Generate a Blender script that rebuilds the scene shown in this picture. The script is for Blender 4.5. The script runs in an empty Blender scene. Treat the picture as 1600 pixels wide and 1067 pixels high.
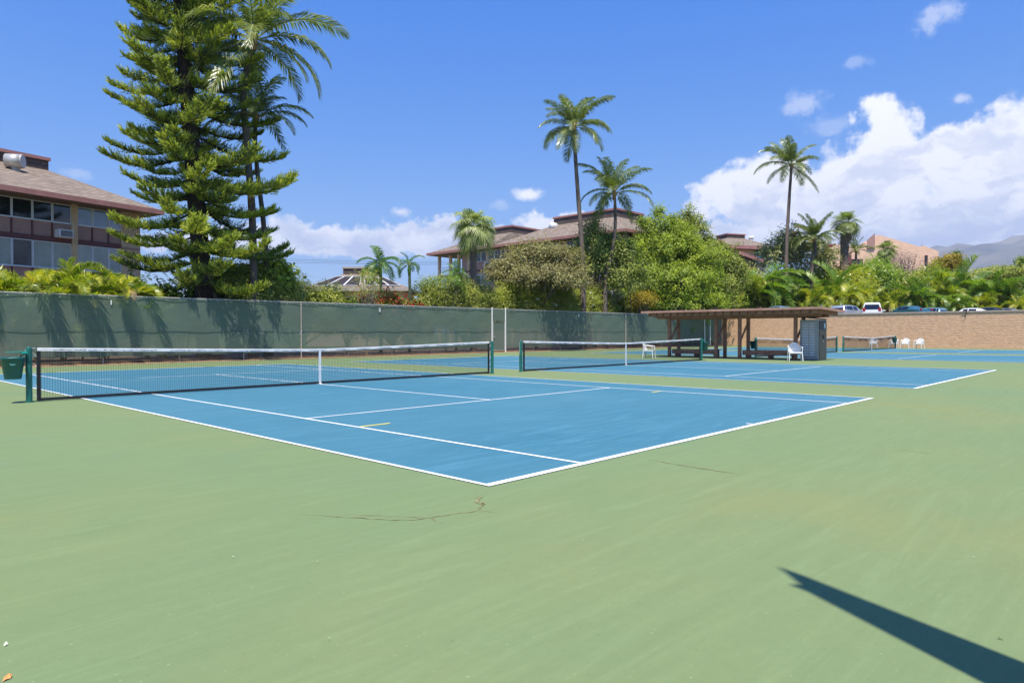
import bpy, math, random
import numpy as np
from mathutils import Vector, Matrix
random.seed(7); RNG = np.random.default_rng(11)
R_ = math.radians
sc = bpy.context.scene
COL = sc.collection

# ------------------------------------------------------------------ camera, sky, sun, exposure
CAM = np.array([-4.195, -4.250, 1.334]); YAW = 0.7581; PITCH = 0.01197; ROLL = 0.00199; FPX = 1075.9
cF = np.array([math.cos(YAW)*math.cos(PITCH), math.sin(YAW)*math.cos(PITCH), -math.sin(PITCH)])
cR = np.array([math.sin(YAW), -math.cos(YAW), 0.0]); cU = np.cross(cR, cF)
cam_d = bpy.data.cameras.new('camera'); cam = bpy.data.objects.new('camera', cam_d); COL.objects.link(cam)
r2 = cR*math.cos(ROLL)-cU*math.sin(ROLL); u2 = cR*math.sin(ROLL)+cU*math.cos(ROLL)
cam.matrix_world = Matrix(((r2[0], u2[0], -cF[0], CAM[0]), (r2[1], u2[1], -cF[1], CAM[1]), (r2[2], u2[2], -cF[2], CAM[2]), (0, 0, 0, 1)))
cam_d.sensor_width = 36; cam_d.lens = 36*FPX/1600; cam_d.clip_end = 40000; cam_d.clip_start = 0.05
sc.camera = cam

SUN_AZ = math.atan2(-0.26, -0.27); SUN_EL = R_(69.4)
sun_d = bpy.data.lights.new('sun', 'SUN'); sun = bpy.data.objects.new('sun', sun_d); COL.objects.link(sun)
sun_d.energy = 5.0; sun_d.angle = R_(0.55); sun_d.color = (1.0, 0.935, 0.83)
sv = Vector((math.cos(SUN_AZ)*math.cos(SUN_EL), math.sin(SUN_AZ)*math.cos(SUN_EL), math.sin(SUN_EL)))
sun.rotation_euler = sv.to_track_quat('Z', 'Y').to_euler(); sun.location = sv*60
vs = sc.view_settings; vs.view_transform = 'Standard'; vs.look = 'None'; vs.gamma = 1; vs.use_curve_mapping = False; vs.exposure = 0.60

def at(u, d):
    """ground point seen along picture column u at a distance d in front of the camera"""
    p = CAM + cF*d + cR*((u-800)/FPX)*d
    return float(p[0]), float(p[1])
def zat(v, d, u=800):
    """height of what shows at picture row v, column u, when it stands d in front of the camera"""
    bp = -(u-800)*math.sin(ROLL)+(533.5-v)*math.cos(ROLL); return float(CAM[2]+d*(cF[2]+cU[2]*bp/FPX))

class NT:
    def __init__(s, nt): s.nt = nt; s.n = nt.nodes; s.l = nt.links
    def node(s, t, **k):
        n = s.n.new(t)
        for a, b in k.items(): setattr(n, a, b)
        return n
    def link(s, a, b): s.l.new(a, b)
    def val(s, inp, v):
        if isinstance(v, (int, float)): inp.default_value = v
        elif isinstance(v, (tuple, list)): inp.default_value = v
        else: s.l.new(v, inp)
    def math(s, op, a, b=0.0, c=None, clamp=False):
        n = s.node('ShaderNodeMath', operation=op, use_clamp=clamp); s.val(n.inputs[0], a); s.val(n.inputs[1], b)
        if c is not None: s.val(n.inputs[2], c)
        return n.outputs[0]
    def vmath(s, op, a, b=(0, 0, 0)):
        n = s.node('ShaderNodeVectorMath', operation=op); s.val(n.inputs[0], a); s.val(n.inputs[1], b); return n
    def mix(s, f, a, b, blend='MIX'):
        n = s.node('ShaderNodeMix', data_type='RGBA', blend_type=blend); s.val(n.inputs[0], f)
        s.val(n.inputs[6], a if not isinstance(a, tuple) else (*a[:3], 1)); s.val(n.inputs[7], b if not isinstance(b, tuple) else (*b[:3], 1))
        return n.outputs[2]
    def noise(s, scale, detail=4, rough=.55, vec=None, dist=0.0):
        n = s.node('ShaderNodeTexNoise'); n.inputs['Scale'].default_value = scale; n.inputs['Detail'].default_value = detail
        n.inputs['Roughness'].default_value = rough; n.inputs['Distortion'].default_value = dist
        if vec is not None: s.l.new(vec, n.inputs['Vector'])
        return n
    def mrange(s, v, a, b, c=0.0, d=1.0, smooth=False):
        n = s.node('ShaderNodeMapRange'); n.clamp = True
        if smooth: n.interpolation_type = 'SMOOTHSTEP'
        s.val(n.inputs[0], v)
        for i, x in enumerate((a, b, c, d)): n.inputs[i+1].default_value = x
        return n.outputs[0]
    def ramp(s, v, stops):
        n = s.node('ShaderNodeValToRGB'); s.val(n.inputs[0], v); e = n.color_ramp.elements
        while len(e) < len(stops): e.new(0.5)
        for k, (p, c) in enumerate(stops): e[k].position = p; e[k].color = (*c, 1)
        return n.outputs[0]

# ---- world: physical sky with cumulus banks placed by compass bearing and elevation
world = bpy.data.worlds.new('World'); sc.world = world; world.use_nodes = True
W = NT(world.node_tree); W.n.clear()
wo = W.node('ShaderNodeOutputWorld'); bg = W.node('ShaderNodeBackground'); bg.inputs[1].default_value = 0.07
sky = W.node('ShaderNodeTexSky', sky_type='NISHITA'); sky.sun_disc = False
sky.sun_elevation = SUN_EL; sky.sun_rotation = math.atan2(sv[0], sv[1])
sky.air_density = 1.0; sky.dust_density = 0.25; sky.ozone_density = 1.6; sky.altitude = 0
hs = W.node('ShaderNodeHueSaturation'); hs.inputs['Saturation'].default_value = 1.18; hs.inputs['Value'].default_value = 1.5
W.link(sky.outputs[0], hs.inputs['Color'])

tc = W.node('ShaderNodeTexCoord'); sep = W.node('ShaderNodeSeparateXYZ'); W.link(tc.outputs['Generated'], sep.inputs[0])
az = W.math('MULTIPLY', W.math('ARCTAN2', sep.outputs[1], sep.outputs[0]), 57.2958)
el = W.math('MULTIPLY', W.math('ARCSINE', sep.outputs[2]), 57.2958)
skyc = W.mix(1.0, hs.outputs[0], W.mix(W.mrange(el, 8, 26), (.72, .80, .985), (.29, .84, 1.46)), 'MULTIPLY')
q = W.node('ShaderNodeCombineXYZ'); W.link(az, q.inputs[0]); W.link(el, q.inputs[1])
w1 = W.noise(0.22, 5, .6, q.outputs[0]); w2 = W.noise(0.9, 4, .6, q.outputs[0])
wv = W.vmath('ADD', W.vmath('MULTIPLY', W.vmath('SUBTRACT', w1.outputs['Color'], (.5, .5, .5)).outputs[0], (6.5, 4.2, 0)).outputs[0],
             W.vmath('MULTIPLY', W.vmath('SUBTRACT', w2.outputs['Color'], (.5, .5, .5)).outputs[0], (1.3, 1.1, 0)).outputs[0])
qw = W.vmath('ADD', q.outputs[0], wv.outputs[0]).outputs[0]
qs = W.vmath('ADD', q.outputs[0], W.vmath('MULTIPLY', wv.outputs[0], (.3, .3, 0)).outputs[0]).outputs[0]
def bear(u, v):
    a = math.atan((u-800)/FPX)
    return math.degrees(YAW-a), math.degrees(math.atan((520.6-v)/FPX*math.cos(a)))
def blob(u, v, ru, rv, vec):
    a, e = bear(u, v); k = 57.3/FPX*math.cos(math.atan((u-800)/FPX))
    d = W.vmath('MULTIPLY', W.vmath('SUBTRACT', vec, (a, e, 0)).outputs[0], (1/(ru*k), 1/(rv*k), 0))
    return W.math('SUBTRACT', 1.0, W.vmath('LENGTH', d.outputs[0]).outputs['Value'])
big = [(1382, 225, 66, 72), (1352, 285, 105, 66), (1440, 262, 70, 58), (1180, 300, 120, 50), (1255, 320, 120, 60), (1530, 235, 130, 50), (1630, 215, 110, 72),
       (1340, 350, 260, 52), (1540, 300, 100, 44), (1560, 355, 160, 46), (1160, 368, 130, 30), (1480, 390, 190, 30), (1760, 300, 190, 120),
       (520, 376, 160, 30), (640, 372, 110, 27), (690, 366, 60, 30), (470, 370, 60, 24), (880, 356, 100, 28), (780, 380, 90, 22), (330, 385, 130, 22), (1010, 380, 60, 16)]
small = [(627, 332, 18, 11, 1), (830, 303, 26, 12, 1), (1450, 32, 44, 22, .4), (1252, 165, 34, 18, .38), (1290, 200, 42, 16, .22), (1505, 152, 17, 10, .5), (122, 275, 26, 12, .25), (1335, 102, 24, 10, .22), (785, 322, 22, 9, .25)]
m = None
for b in big:
    x = blob(*b, qw); m = x if m is None else W.math('SMOOTH_MAX', m, x, 0.25)
fb = W.noise(0.5, 7, .62, q.outputs[0]); fbn = W.math('SUBTRACT', fb.outputs[0], .5)
# low bank right round the horizon, as in the rest of the sky
hb = W.noise(0.045, 4, .55, q.outputs[0])
hbm = W.math('SUBTRACT', W.math('MULTIPLY', W.math('SUBTRACT', hb.outputs[0], .47), 5.0), W.math('MULTIPLY', W.math('ABSOLUTE', W.math('SUBTRACT', el, 6.0)), .32))
away = W.mrange(W.math('ABSOLUTE', W.math('SUBTRACT', az, math.degrees(YAW))), 37, 46)
hbm = W.math('SUBTRACT', hbm, W.math('MULTIPLY', W.math('SUBTRACT', 1.0, away), 9.0))
m = W.math('MAXIMUM', m, hbm)
dens = W.math('ADD', m, W.math('MULTIPLY', fbn, 1.1))
mask = W.mrange(dens, -0.02, 0.36, smooth=True)
for (u, v, a, b, s) in small:
    d2 = W.math('ADD', blob(u, v, a*1.15, b*1.2, qs), W.math('MULTIPLY', fbn, 3.4 if s < 1 else 1.8))
    mask = W.math('MAXIMUM', mask, W.math('MULTIPLY', W.mrange(d2, 0.05, 0.9, smooth=True), s))
# cloud tone: bright rims and tops, soft violet-grey in the thick and low parts
up = W.noise(0.16, 5, .6, W.vmath('ADD', W.vmath('MULTIPLY', qw, (1, 2.2, 0)).outputs[0], (31, 7, 0)).outputs[0])
tone = W.math('ADD', W.mrange(up.outputs[0], .38, .60, smooth=True), W.mrange(el, 6.5, 14, -.12, .5))
tone = W.math('ADD', tone, W.mrange(dens, 0.1, .55, .45, 0.0), clamp=True)
cc = W.mix(tone, (7.2, 7.6, 9.0), (11.6, 11.5, 11.4))
thin = W.math('MULTIPLY', mask, W.mrange(up.outputs[0], .2, .42, .80, 1.0))
W.link(W.mix(thin, skyc, cc), bg.inputs[0]); W.link(bg.outputs[0], wo.inputs[0])

# ------------------------------------------------------------------ materials
MATS = {}
def mat(name, col, rough=.6, var=.12, scale=6.0, bump=0.0, bscale=None, metal=0.0, spec=.4, second=None, coat=0):
    """painted / plastic / stone surface with mottling"""
    if name in MATS: return MATS[name]
    m_ = bpy.data.materials.new(name); m_.use_nodes = True; N = NT(m_.node_tree); p = N.n['Principled BSDF']
    tcn = N.node('ShaderNodeTexCoord'); n1 = N.noise(scale, 5, .6, tcn.outputs['Object'])
    a = tuple(max(0, c*(1-var)) for c in col); b = second or tuple(min(1, c*(1+var)) for c in col)
    c = N.ramp(n1.outputs[0], [(.32, a), (.68, b)]); N.link(c, p.inputs['Base Color'])
    p.inputs['Roughness'].default_value = rough; p.inputs['Metallic'].default_value = metal; p.inputs['Specular IOR Level'].default_value = spec
    if coat: p.inputs['Coat Weight'].default_value = coat
    if bump:
        n2 = N.noise(bscale or scale*4, 5, .6, tcn.outputs['Object']); bn = N.node('ShaderNodeBump'); bn.inputs['Strength'].default_value = 1
        bn.inputs['Distance'].default_value = bump; N.link(n2.outputs[0], bn.inputs['Height']); N.link(bn.outputs[0], p.inputs['Normal'])
    MATS[name] = m_; return m_
def leafmat(name, stops, trans=.35, rough=.5, vary=.25, spec=.35):
    m_ = bpy.data.materials.new(name); m_.use_nodes = True; N = NT(m_.node_tree); p = N.n['Principled BSDF']; out = N.n['Material Output']
    at_ = N.node('ShaderNodeAttribute', attribute_name='tint'); oi = N.node('ShaderNodeObjectInfo')
    geo = N.node('ShaderNodeNewGeometry'); n = N.noise(.9, 3, .6, geo.outputs['Position'])
    f = N.math('ADD', N.math('MULTIPLY', at_.outputs['Fac'], .62), N.math('MULTIPLY', N.math('SUBTRACT', oi.outputs['Random'], .35), vary))
    f = N.math('ADD', f, N.math('MULTIPLY', N.math('SUBTRACT', n.outputs[0], .38), .9), clamp=True)
    c = N.ramp(f, stops); N.link(c, p.inputs['Base Color']); p.inputs['Roughness'].default_value = rough; p.inputs['Specular IOR Level'].default_value = spec
    tr = N.node('ShaderNodeBsdfTranslucent'); N.link(N.mix(1.0, c, (1.15, 1.25, .45), 'MULTIPLY'), tr.inputs[0])
    mx = N.node('ShaderNodeMixShader'); mx.inputs[0].default_value = trans; N.link(p.outputs[0], mx.inputs[1]); N.link(tr.outputs[0], mx.inputs[2]); N.link(mx.outputs[0], out.inputs[0])
    MATS[name] = m_; return m_

def court_mat(name, base, hi, lo, streak, ks=1.0):
    m_ = bpy.data.materials.new(name); m_.use_nodes = True; N = NT(m_.node_tree); p = N.n['Principled BSDF']
    g = N.node('ShaderNodeNewGeometry'); P = g.outputs['Position']
    big_ = N.noise(.16, 4, .55, P, .4); mid = N.noise(.75, 5, .62, P, .9); fine = N.noise(14, 3, .6, P); sp = N.noise(46, 2, .5, P)
    c = N.mix(N.mrange(big_.outputs[0], .34, .66), lo, hi); c = N.mix(N.mrange(mid.outputs[0], .30, .72), c, base)
    mp = N.node('ShaderNodeMapping'); mp.inputs['Rotation'].default_value = (0, 0, R_(streak)); mp.inputs['Scale'].default_value = (.32, 3.1, 1); N.link(P, mp.inputs[0])
    st = N.noise(1.3, 7, .72, mp.outputs[0], 2.2)
    c = N.mix(N.mrange(st.outputs[0], .49, .66, 0, .26*ks), c, tuple(min(1, x*1.30+.014) for x in base))
    mp2 = N.node('ShaderNodeMapping'); mp2.inputs['Rotation'].default_value = (0, 0, R_(streak+62)); mp2.inputs['Scale'].default_value = (.4, 3.6, 1); N.link(P, mp2.inputs[0])
    st2 = N.noise(1.1, 6, .7, mp2.outputs[0], 2.0)
    c = N.mix(N.mrange(st2.outputs[0], .50, .68, 0, .24*ks), c, tuple(x*.80 for x in base))
    c = N.mix(N.mrange(fine.outputs[0], .35, .65, 0, .16), c, tuple(x*.8 for x in base))
    # pale scuffs and grit, thinly spread
    c = N.mix(N.mrange(sp.outputs[0], .71, .75, 0, .5), c, tuple(min(1, x*1.5+.08) for x in base))
    c = N.mix(N.mrange(N.noise(31, 2, .5, P).outputs[0], .70, .74, 0, .4), c, tuple(x*.6 for x in base))
    N.link(c, p.inputs['Base Color']); p.inputs['Roughness'].default_value = .82; p.inputs['Specular IOR Level'].default_value = .25
    b = N.node('ShaderNodeBump'); b.inputs['Distance'].default_value = .0022; N.link(N.noise(180, 3, .6, P).outputs[0], b.inputs['Height']); N.link(b.outputs[0], p.inputs['Normal'])
    MATS[name] = m_; return m_
GREENC = court_mat('court_green_paint', (.160, .216, .093), (.198, .222, .086), (.132, .214, .106), 20)
BLUEC = court_mat('court_blue_paint', (.050, .166, .226), (.074, .190, .244), (.034, .146, .212), 152, 2.2)
LINE = mat('line_white_paint', (.78, .78, .76), .7, .12, 2.4, second=(.84, .84, .82))
YEL = mat('line_yellow_paint', (.72, .60, .10), .7, .1, 9)
CRACKM = mat('crack_filler', (.22, .20, .095), .85, .25, 12)
POSTG = mat('post_green_paint', (.012, .13, .10), .35, .2, 14, spec=.5)
BING = mat('bin_green_plastic', (.008, .105, .095), .38, .15, 5, spec=.5)
TEAL = mat('teal_plastic', (.02, .30, .23), .4, .12, 8)
NETM = mat('net_cord', (.012, .012, .014), .75, .2, 8)
BANDW = mat('headband_vinyl', (.70, .69, .66), .55, .12, 5)
GALV = mat('galvanised_pipe', (.42, .41, .40), .45, .2, 18, metal=.25, second=(.55, .50, .45))
RUSTY = mat('rusty_pipe', (.36, .25, .18), .7, .3, 22, second=(.60, .56, .50))
LINKM = mat('chain_link_wire', (.30, .22, .17), .6, .3, 3, second=(.45, .40, .34))
WHITE = mat('white_plastic', (.78, .76, .72), .38, .06, 7)
WHITEP = mat('white_paint', (.74, .73, .70), .45, .06, 6)
BROWNW = mat('brown_stained_wood', (.31, .145, .09), .75, .28, 5, .002, 40)
ROOFB = mat('brown_roof_board', (.47, .26, .18), .8, .18, 3, .002, 30)
SHED_LIT = mat('shed_lit_plastic', (.62, .60, .58), .5, .06, 5)  # paler than the shed body, so the ribs look lit
SHEDD = mat('shed_dark_lid', (.045, .05, .06), .5, .1, 5)
SHEDB = mat('shed_brown_door', (.15, .115, .085), .45, .1, 5)
SOIL = mat('bare_soil', (.50, .30, .16), .95, .3, 5, .02, 12)
MULCH = mat('planting_bed', (.10, .075, .045), .95, .4, 2, .05, 8)
GRASSG = mat('dry_lawn', (.10, .12, .045), .95, .4, .6, .05, 4)
ASPH = mat('asphalt', (.055, .055, .057), .9, .25, 2, .004, 60)
DARKGL = mat('dark_window_glass', (.012, .014, .017), .06, .2, 1, spec=.8)
PALEGL = mat('curtained_window_glass', (.17, .185, .18), .15, .25, 1.2, spec=.7)
FRAMEW = mat('aluminium_frame', (.74, .74, .71), .4, .08, 4)
FASCIA = mat('dusty_pink_fascia', (.38, .18, .155), .7, .12, 2)
MAUVE = mat('mauve_panel', (.42, .245, .195), .7, .10, 3)
MAROON = mat('maroon_trim', (.17, .065, .06), .7, .15, 3)
STUCCO = mat('tan_stucco', (.84, .55, .37), .9, .08, 1.2, .004, 20)
STUCCO2 = mat('beige_block_pier', (.68, .47, .27), .9, .12, 2, .004, 20)
BARK = mat('grey_bark', (.115, .088, .07), .9, .4, 5, .02, 12, second=(.22, .175, .14))
DARKBARK = mat('dark_bark', (.05, .036, .03), .95, .4, 5, .03, 9)
CAPSTN = mat('wall_cap', (.50, .40, .32), .9, .12, 2)
def ringmat(name, a, b, sc_=9.0):
    m_ = bpy.data.materials.new(name); m_.use_nodes = True; N = NT(m_.node_tree); p = N.n['Principled BSDF']
    tcn = N.node('ShaderNodeTexCoord'); wv_ = N.node('ShaderNodeTexWave', wave_type='BANDS', bands_direction='Z'); wv_.inputs['Scale'].default_value = sc_
    wv_.inputs['Distortion'].default_value = 3.5; wv_.inputs['Detail'].default_value = 3; wv_.inputs['Detail Scale'].default_value = 2; N.link(tcn.outputs['Object'], wv_.inputs[0])
    n = N.noise(4, 4, .6, tcn.outputs['Object']); f = N.math('MULTIPLY', wv_.outputs['Fac'], n.outputs[0])
    N.link(N.ramp(f, [(.12, a), (.5, b)]), p.inputs['Base Color']); p.inputs['Roughness'].default_value = .9
    bn = N.node('ShaderNodeBump'); bn.inputs['Distance'].default_value = .02; N.link(wv_.outputs['Fac'], bn.inputs['Height']); N.link(bn.outputs[0], p.inputs['Normal'])
    MATS[name] = m_; return m_
COCOT = ringmat('coconut_trunk_bark', (.085, .065, .052), (.24, .185, .15))
GREYT = ringmat('fan_palm_bark', (.10, .07, .055), (.26, .19, .16), 6)
GREENT = ringmat('green_palm_stem', (.12, .16, .06), (.30, .31, .17), 5)
def shingle(name, a, b, rows=7.0):
    m_ = bpy.data.materials.new(name); m_.use_nodes = True; N = NT(m_.node_tree); p = N.n['Principled BSDF']
    uv = N.node('ShaderNodeUVMap'); br = N.node('ShaderNodeTexBrick'); br.offset = .5; N.link(uv.outputs[0], br.inputs[0])
    br.inputs['Scale'].default_value = 1; br.inputs['Brick Width'].default_value = .42; br.inputs['Row Height'].default_value = .24; br.inputs['Mortar Size'].default_value = .022
    br.inputs['Mortar Smooth'].default_value = .4; br.inputs['Bias'].default_value = 0
    br.inputs['Color1'].default_value = (*a, 1); br.inputs['Color2'].default_value = (*b, 1); br.inputs['Mortar'].default_value = (*[x*.55 for x in a], 1)
    n = N.noise(.8, 5, .6, uv.outputs[0]); c = N.mix(N.mrange(n.outputs[0], .3, .7, 0, .4), br.outputs[0], tuple(x*.75 for x in b))
    N.link(c, p.inputs['Base Color']); p.inputs['Roughness'].default_value = .92
    bn = N.node('ShaderNodeBump'); bn.inputs['Distance'].default_value = .015; bn.invert = True; N.link(br.outputs['Fac'], bn.inputs['Height']); N.link(bn.outputs[0], p.inputs['Normal'])
    MATS[name] = m_; return m_
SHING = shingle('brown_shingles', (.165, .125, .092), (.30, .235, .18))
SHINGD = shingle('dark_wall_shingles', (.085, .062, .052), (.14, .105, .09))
# windscreen cloth: woven mesh that lets a little of what stands behind it through
def cloth():
    m_ = bpy.data.materials.new('windscreen_cloth'); m_.use_nodes = True; N = NT(m_.node_tree); p = N.n['Principled BSDF']; out = N.n['Material Output']
    tcn = N.node('ShaderNodeNewGeometry'); P = tcn.outputs['Position']; n = N.noise(.35, 4, .6, P); f = N.noise(3.5, 4, .6, P)
    c = N.mix(N.mrange(n.outputs[0], .35, .65), (.150, .215, .165), (.170, .212, .160)); c = N.mix(N.mrange(f.outputs[0], .5, .75, 0, .25), c, (.16, .20, .16))
    N.link(c, p.inputs['Base Color']); p.inputs['Roughness'].default_value = .8; p.inputs['Specular IOR Level'].default_value = .2
    tr = N.node('ShaderNodeBsdfTransparent'); tl = N.node('ShaderNodeBsdfTranslucent'); tl.inputs[0].default_value = (.04, .10, .075, 1)
    a = N.node('ShaderNodeMixShader'); a.inputs[0].default_value = .22; N.link(p.outputs[0], a.inputs[1]); N.link(tl.outputs[0], a.inputs[2])
    b = N.node('ShaderNodeMixShader'); b.inputs[0].default_value = .15; N.link(a.outputs[0], b.inputs[1]); N.link(tr.outputs[0], b.inputs[2]); N.link(b.outputs[0], out.inputs[0])
    bn = N.node('ShaderNodeBump'); bn.inputs['Distance'].default_value = .02; N.link(N.noise(1.6, 3, .6, P).outputs[0], bn.inputs['Height']); N.link(bn.outputs[0], p.inputs['Normal'])
    return m_
CLOTH = cloth()
# leaves (reflectance ramps dark -> light)
L_PINE = leafmat('pine_needles', [(.0, (.045, .078, .028)), (.32, (.18, .24, .04)), (.65, (.50, .54, .07)), (1, (.68, .66, .12))], .42)
L_COCO = leafmat('coconut_leaflets', [(0, (.06, .10, .035)), (.45, (.20, .25, .06)), (.8, (.40, .42, .12)), (1, (.60, .54, .22))], .38, .32, spec=.6)
L_FAN = leafmat('fan_palm_leaflets', [(0, (.09, .14, .045)), (.5, (.30, .36, .10)), (1, (.58, .60, .28))], .38, .4)
L_FANB = leafmat('blue_fan_palm_leaflets', [(0, (.14, .18, .08)), (.5, (.40, .45, .17)), (1, (.70, .70, .40))], .38, .4)
L_DEAD = leafmat('dead_palm_leaflets', [(0, (.16, .10, .065)), (.5, (.36, .25, .16)), (1, (.58, .45, .29))], .2)
L_AREC = leafmat('areca_leaflets', [(0, (.06, .12, .012)), (.3, (.22, .30, .022)), (.6, (.52, .52, .045)), (1, (.78, .56, .09))], .42, .35, .35, spec=.5)
L_AREG = leafmat('areca_green_leaflets', [(0, (.05, .12, .018)), (.45, (.18, .30, .03)), (1, (.42, .50, .06))], .42, .35, .3, spec=.5)
L_XMAS = leafmat('christmas_palm_leaflets', [(0, (.03, .10, .015)), (.5, (.11, .24, .03)), (1, (.30, .45, .08))], .35, .35, spec=.5)
L_HEDGE = leafmat('hedge_leaves', [(0, (.13, .16, .035)), (.35, (.36, .40, .07)), (.7, (.60, .60, .16)), (1, (.76, .72, .40))], .4, vary=.06)
L_BIG = leafmat('bright_tree_leaves', [(0, (.08, .12, .018)), (.4, (.26, .34, .03)), (.75, (.48, .54, .05)), (1, (.62, .58, .12))], .42)
L_BROWN = leafmat('olive_brown_leaves', [(0, (.12, .10, .04)), (.45, (.26, .24, .085)), (.8, (.44, .42, .14)), (1, (.58, .47, .24))], .3)
L_OLIVE = leafmat('olive_leaves', [(0, (.08, .11, .025)), (.45, (.23, .27, .05)), (.8, (.42, .45, .10)), (1, (.54, .43, .14))], .35)
L_PLUM = leafmat('plumeria_leaves', [(0, (.08, .11, .035)), (.5, (.24, .27, .08)), (1, (.55, .50, .26))], .3)
L_RED = leafmat('red_bracts', [(0, (.34, .02, .015)), (.6, (.62, .05, .04)), (1, (.7, .22, .14))], .4)
L_ORNG = leafmat('orange_croton_leaves', [(0, (.13, .13, .02)), (.5, (.38, .28, .03)), (1, (.55, .44, .08))], .4)
L_SEAG = leafmat('sea_grape_leaves', [(0, (.035, .075, .015)), (.5, (.14, .22, .03)), (1, (.42, .48, .07))], .35)
L_TWIG = leafmat('bare_twigs', [(0, (.22, .15, .12)), (1, (.44, .33, .27))], .1)
FROND_RACH = mat('palm_leaf_stalk', (.24, .25, .07), .6, .3, 3)
RACH_Y = mat('areca_stalk', (.42, .33, .06), .5, .3, 3)
CROWNB = mat('palm_heart_fibre', (.30, .17, .07), .8, .3, 8)

# ------------------------------------------------------------------ mesh helpers
def tag(o, label=None, cat=None, group=None, kind=None):
    if label: o['label'] = label
    if cat: o['category'] = cat
    if group: o['group'] = group
    if kind: o['kind'] = kind
    return o
def empty(name, loc, label, cat, group=None, rz=0.0):
    o = bpy.data.objects.new(name, None); COL.objects.link(o); o.location = loc; o.rotation_euler = (0, 0, rz); o.empty_display_size = .3
    return tag(o, label, cat, group)
def link(name, me, parent=None, loc=(0, 0, 0), rot=(0, 0, 0), scale=(1, 1, 1)):
    o = bpy.data.objects.new(name, me); COL.objects.link(o)
    if parent: o.parent = parent
    o.location = loc; o.rotation_euler = rot; o.scale = scale
    return o
class MB:
    def __init__(s): s.v = []; s.f = []; s.m = []; s.mi = 0
    def add(s, vs_, fs):
        b = len(s.v); s.v += [tuple(map(float, x)) for x in vs_]; s.f += [tuple(b+i for i in f) for f in fs]; s.m += [s.mi]*len(fs); return s
    def box(s, x0, x1, y0, y1, z0, z1):
        return s.add([(x0, y0, z0), (x1, y0, z0), (x1, y1, z0), (x0, y1, z0), (x0, y0, z1), (x1, y0, z1), (x1, y1, z1), (x0, y1, z1)],
                     [(0, 3, 2, 1), (4, 5, 6, 7), (0, 1, 5, 4), (1, 2, 6, 5), (2, 3, 7, 6), (3, 0, 4, 7)])
    def cbox(s, c, sx, sy, sz, b=0.0):
        if b <= 0: return s.box(c[0]-sx/2, c[0]+sx/2, c[1]-sy/2, c[1]+sy/2, c[2]-sz/2, c[2]+sz/2)
        return s.prism([(c[0]+a*(sx/2-(0 if k else b)), c[1]+e*(sy/2-(b if k else 0))) for a, e, k in ((-1, -1, 0), (1, -1, 0), (1, -1, 1), (1, 1, 1), (1, 1, 0), (-1, 1, 0), (-1, 1, 1), (-1, -1, 1))], c[2]-sz/2, c[2]+sz/2)
    def prism(s, poly, z0, z1):
        n = len(poly); vs_ = [(x, y, z0) for x, y in poly]+[(x, y, z1) for x, y in poly]
        return s.add(vs_, [tuple(range(n-1, -1, -1)), tuple(range(n, 2*n))]+[(i, (i+1) % n, n+(i+1) % n, n+i) for i in range(n)])
    def prism_y(s, poly, y0, y1):      # polygon in x,z
        n = len(poly); vs_ = [(x, y0, z) for x, z in poly]+[(x, y1, z) for x, z in poly]
        return s.add(vs_, [tuple(range(n)), tuple(range(2*n-1, n-1, -1))]+[(i, n+i, n+(i+1) % n, (i+1) % n) for i in range(n)])
    def tube(s, pts, rad, n=8, cap=True):
        pts = [Vector(p) for p in pts]; k = len(pts)
        if isinstance(rad, (int, float)): rad = [rad]*k
        vs_ = []; prev = None
        for i in range(k):
            t = (pts[min(i+1, k-1)]-pts[max(i-1, 0)]).normalized()
            a = prev if prev is not None else (Vector((0, 0, 1)) if abs(t.z) < .9 else Vector((1, 0, 0)))
            x = (a-t*a.dot(t)).normalized(); y = t.cross(x); prev = x
            for j in range(n):
                w = 2*math.pi*(j+.5)/n; vs_.append(pts[i]+(x*math.cos(w)+y*math.sin(w))*rad[i])
        fs = [(i*n+j, i*n+(j+1) % n, (i+1)*n+(j+1) % n, (i+1)*n+j) for i in range(k-1) for j in range(n)]
        if cap: fs += [tuple(range(n-1, -1, -1)), tuple((k-1)*n+j for j in range(n))]
        return s.add(vs_, fs)
    def bar(s, a, b, w, h):            # rectangular bar from a to b
        a = Vector(a); b = Vector(b); t = (b-a).normalized(); up_ = Vector((0, 0, 1)) if abs(t.z) < .95 else Vector((1, 0, 0))
        x = t.cross(up_).normalized()*w/2; y = x.cross(t).normalized()*h/2
        return s.add([a-x-y, a+x-y, a+x+y, a-x+y, b-x-y, b+x-y, b+x+y, b-x+y], [(0, 3, 2, 1), (4, 5, 6, 7), (0, 1, 5, 4), (1, 2, 6, 5), (2, 3, 7, 6), (3, 0, 4, 7)])
    def lathe(s, prof, n=16, c=(0, 0, 0)):
        vs_ = [(c[0]+r*math.cos(2*math.pi*j/n), c[1]+r*math.sin(2*math.pi*j/n), c[2]+z) for r, z in prof for j in range(n)]
        return s.add(vs_, [(i*n+j, i*n+(j+1) % n, (i+1)*n+(j+1) % n, (i+1)*n+j) for i in range(len(prof)-1) for j in range(n)])
    def mesh(s, name, mats, smooth=False, bevel=0):
        me = bpy.data.meshes.new(name); me.from_pydata(s.v, [], s.f)
        if not isinstance(mats, (list, tuple)): mats = [mats]
        for x in mats: me.materials.append(x)
        if len(mats) > 1: me.polygons.foreach_set('material_index', s.m)
        if smooth: me.polygons.foreach_set('use_smooth', [True]*len(s.f))
        me.update(); return me
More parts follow.
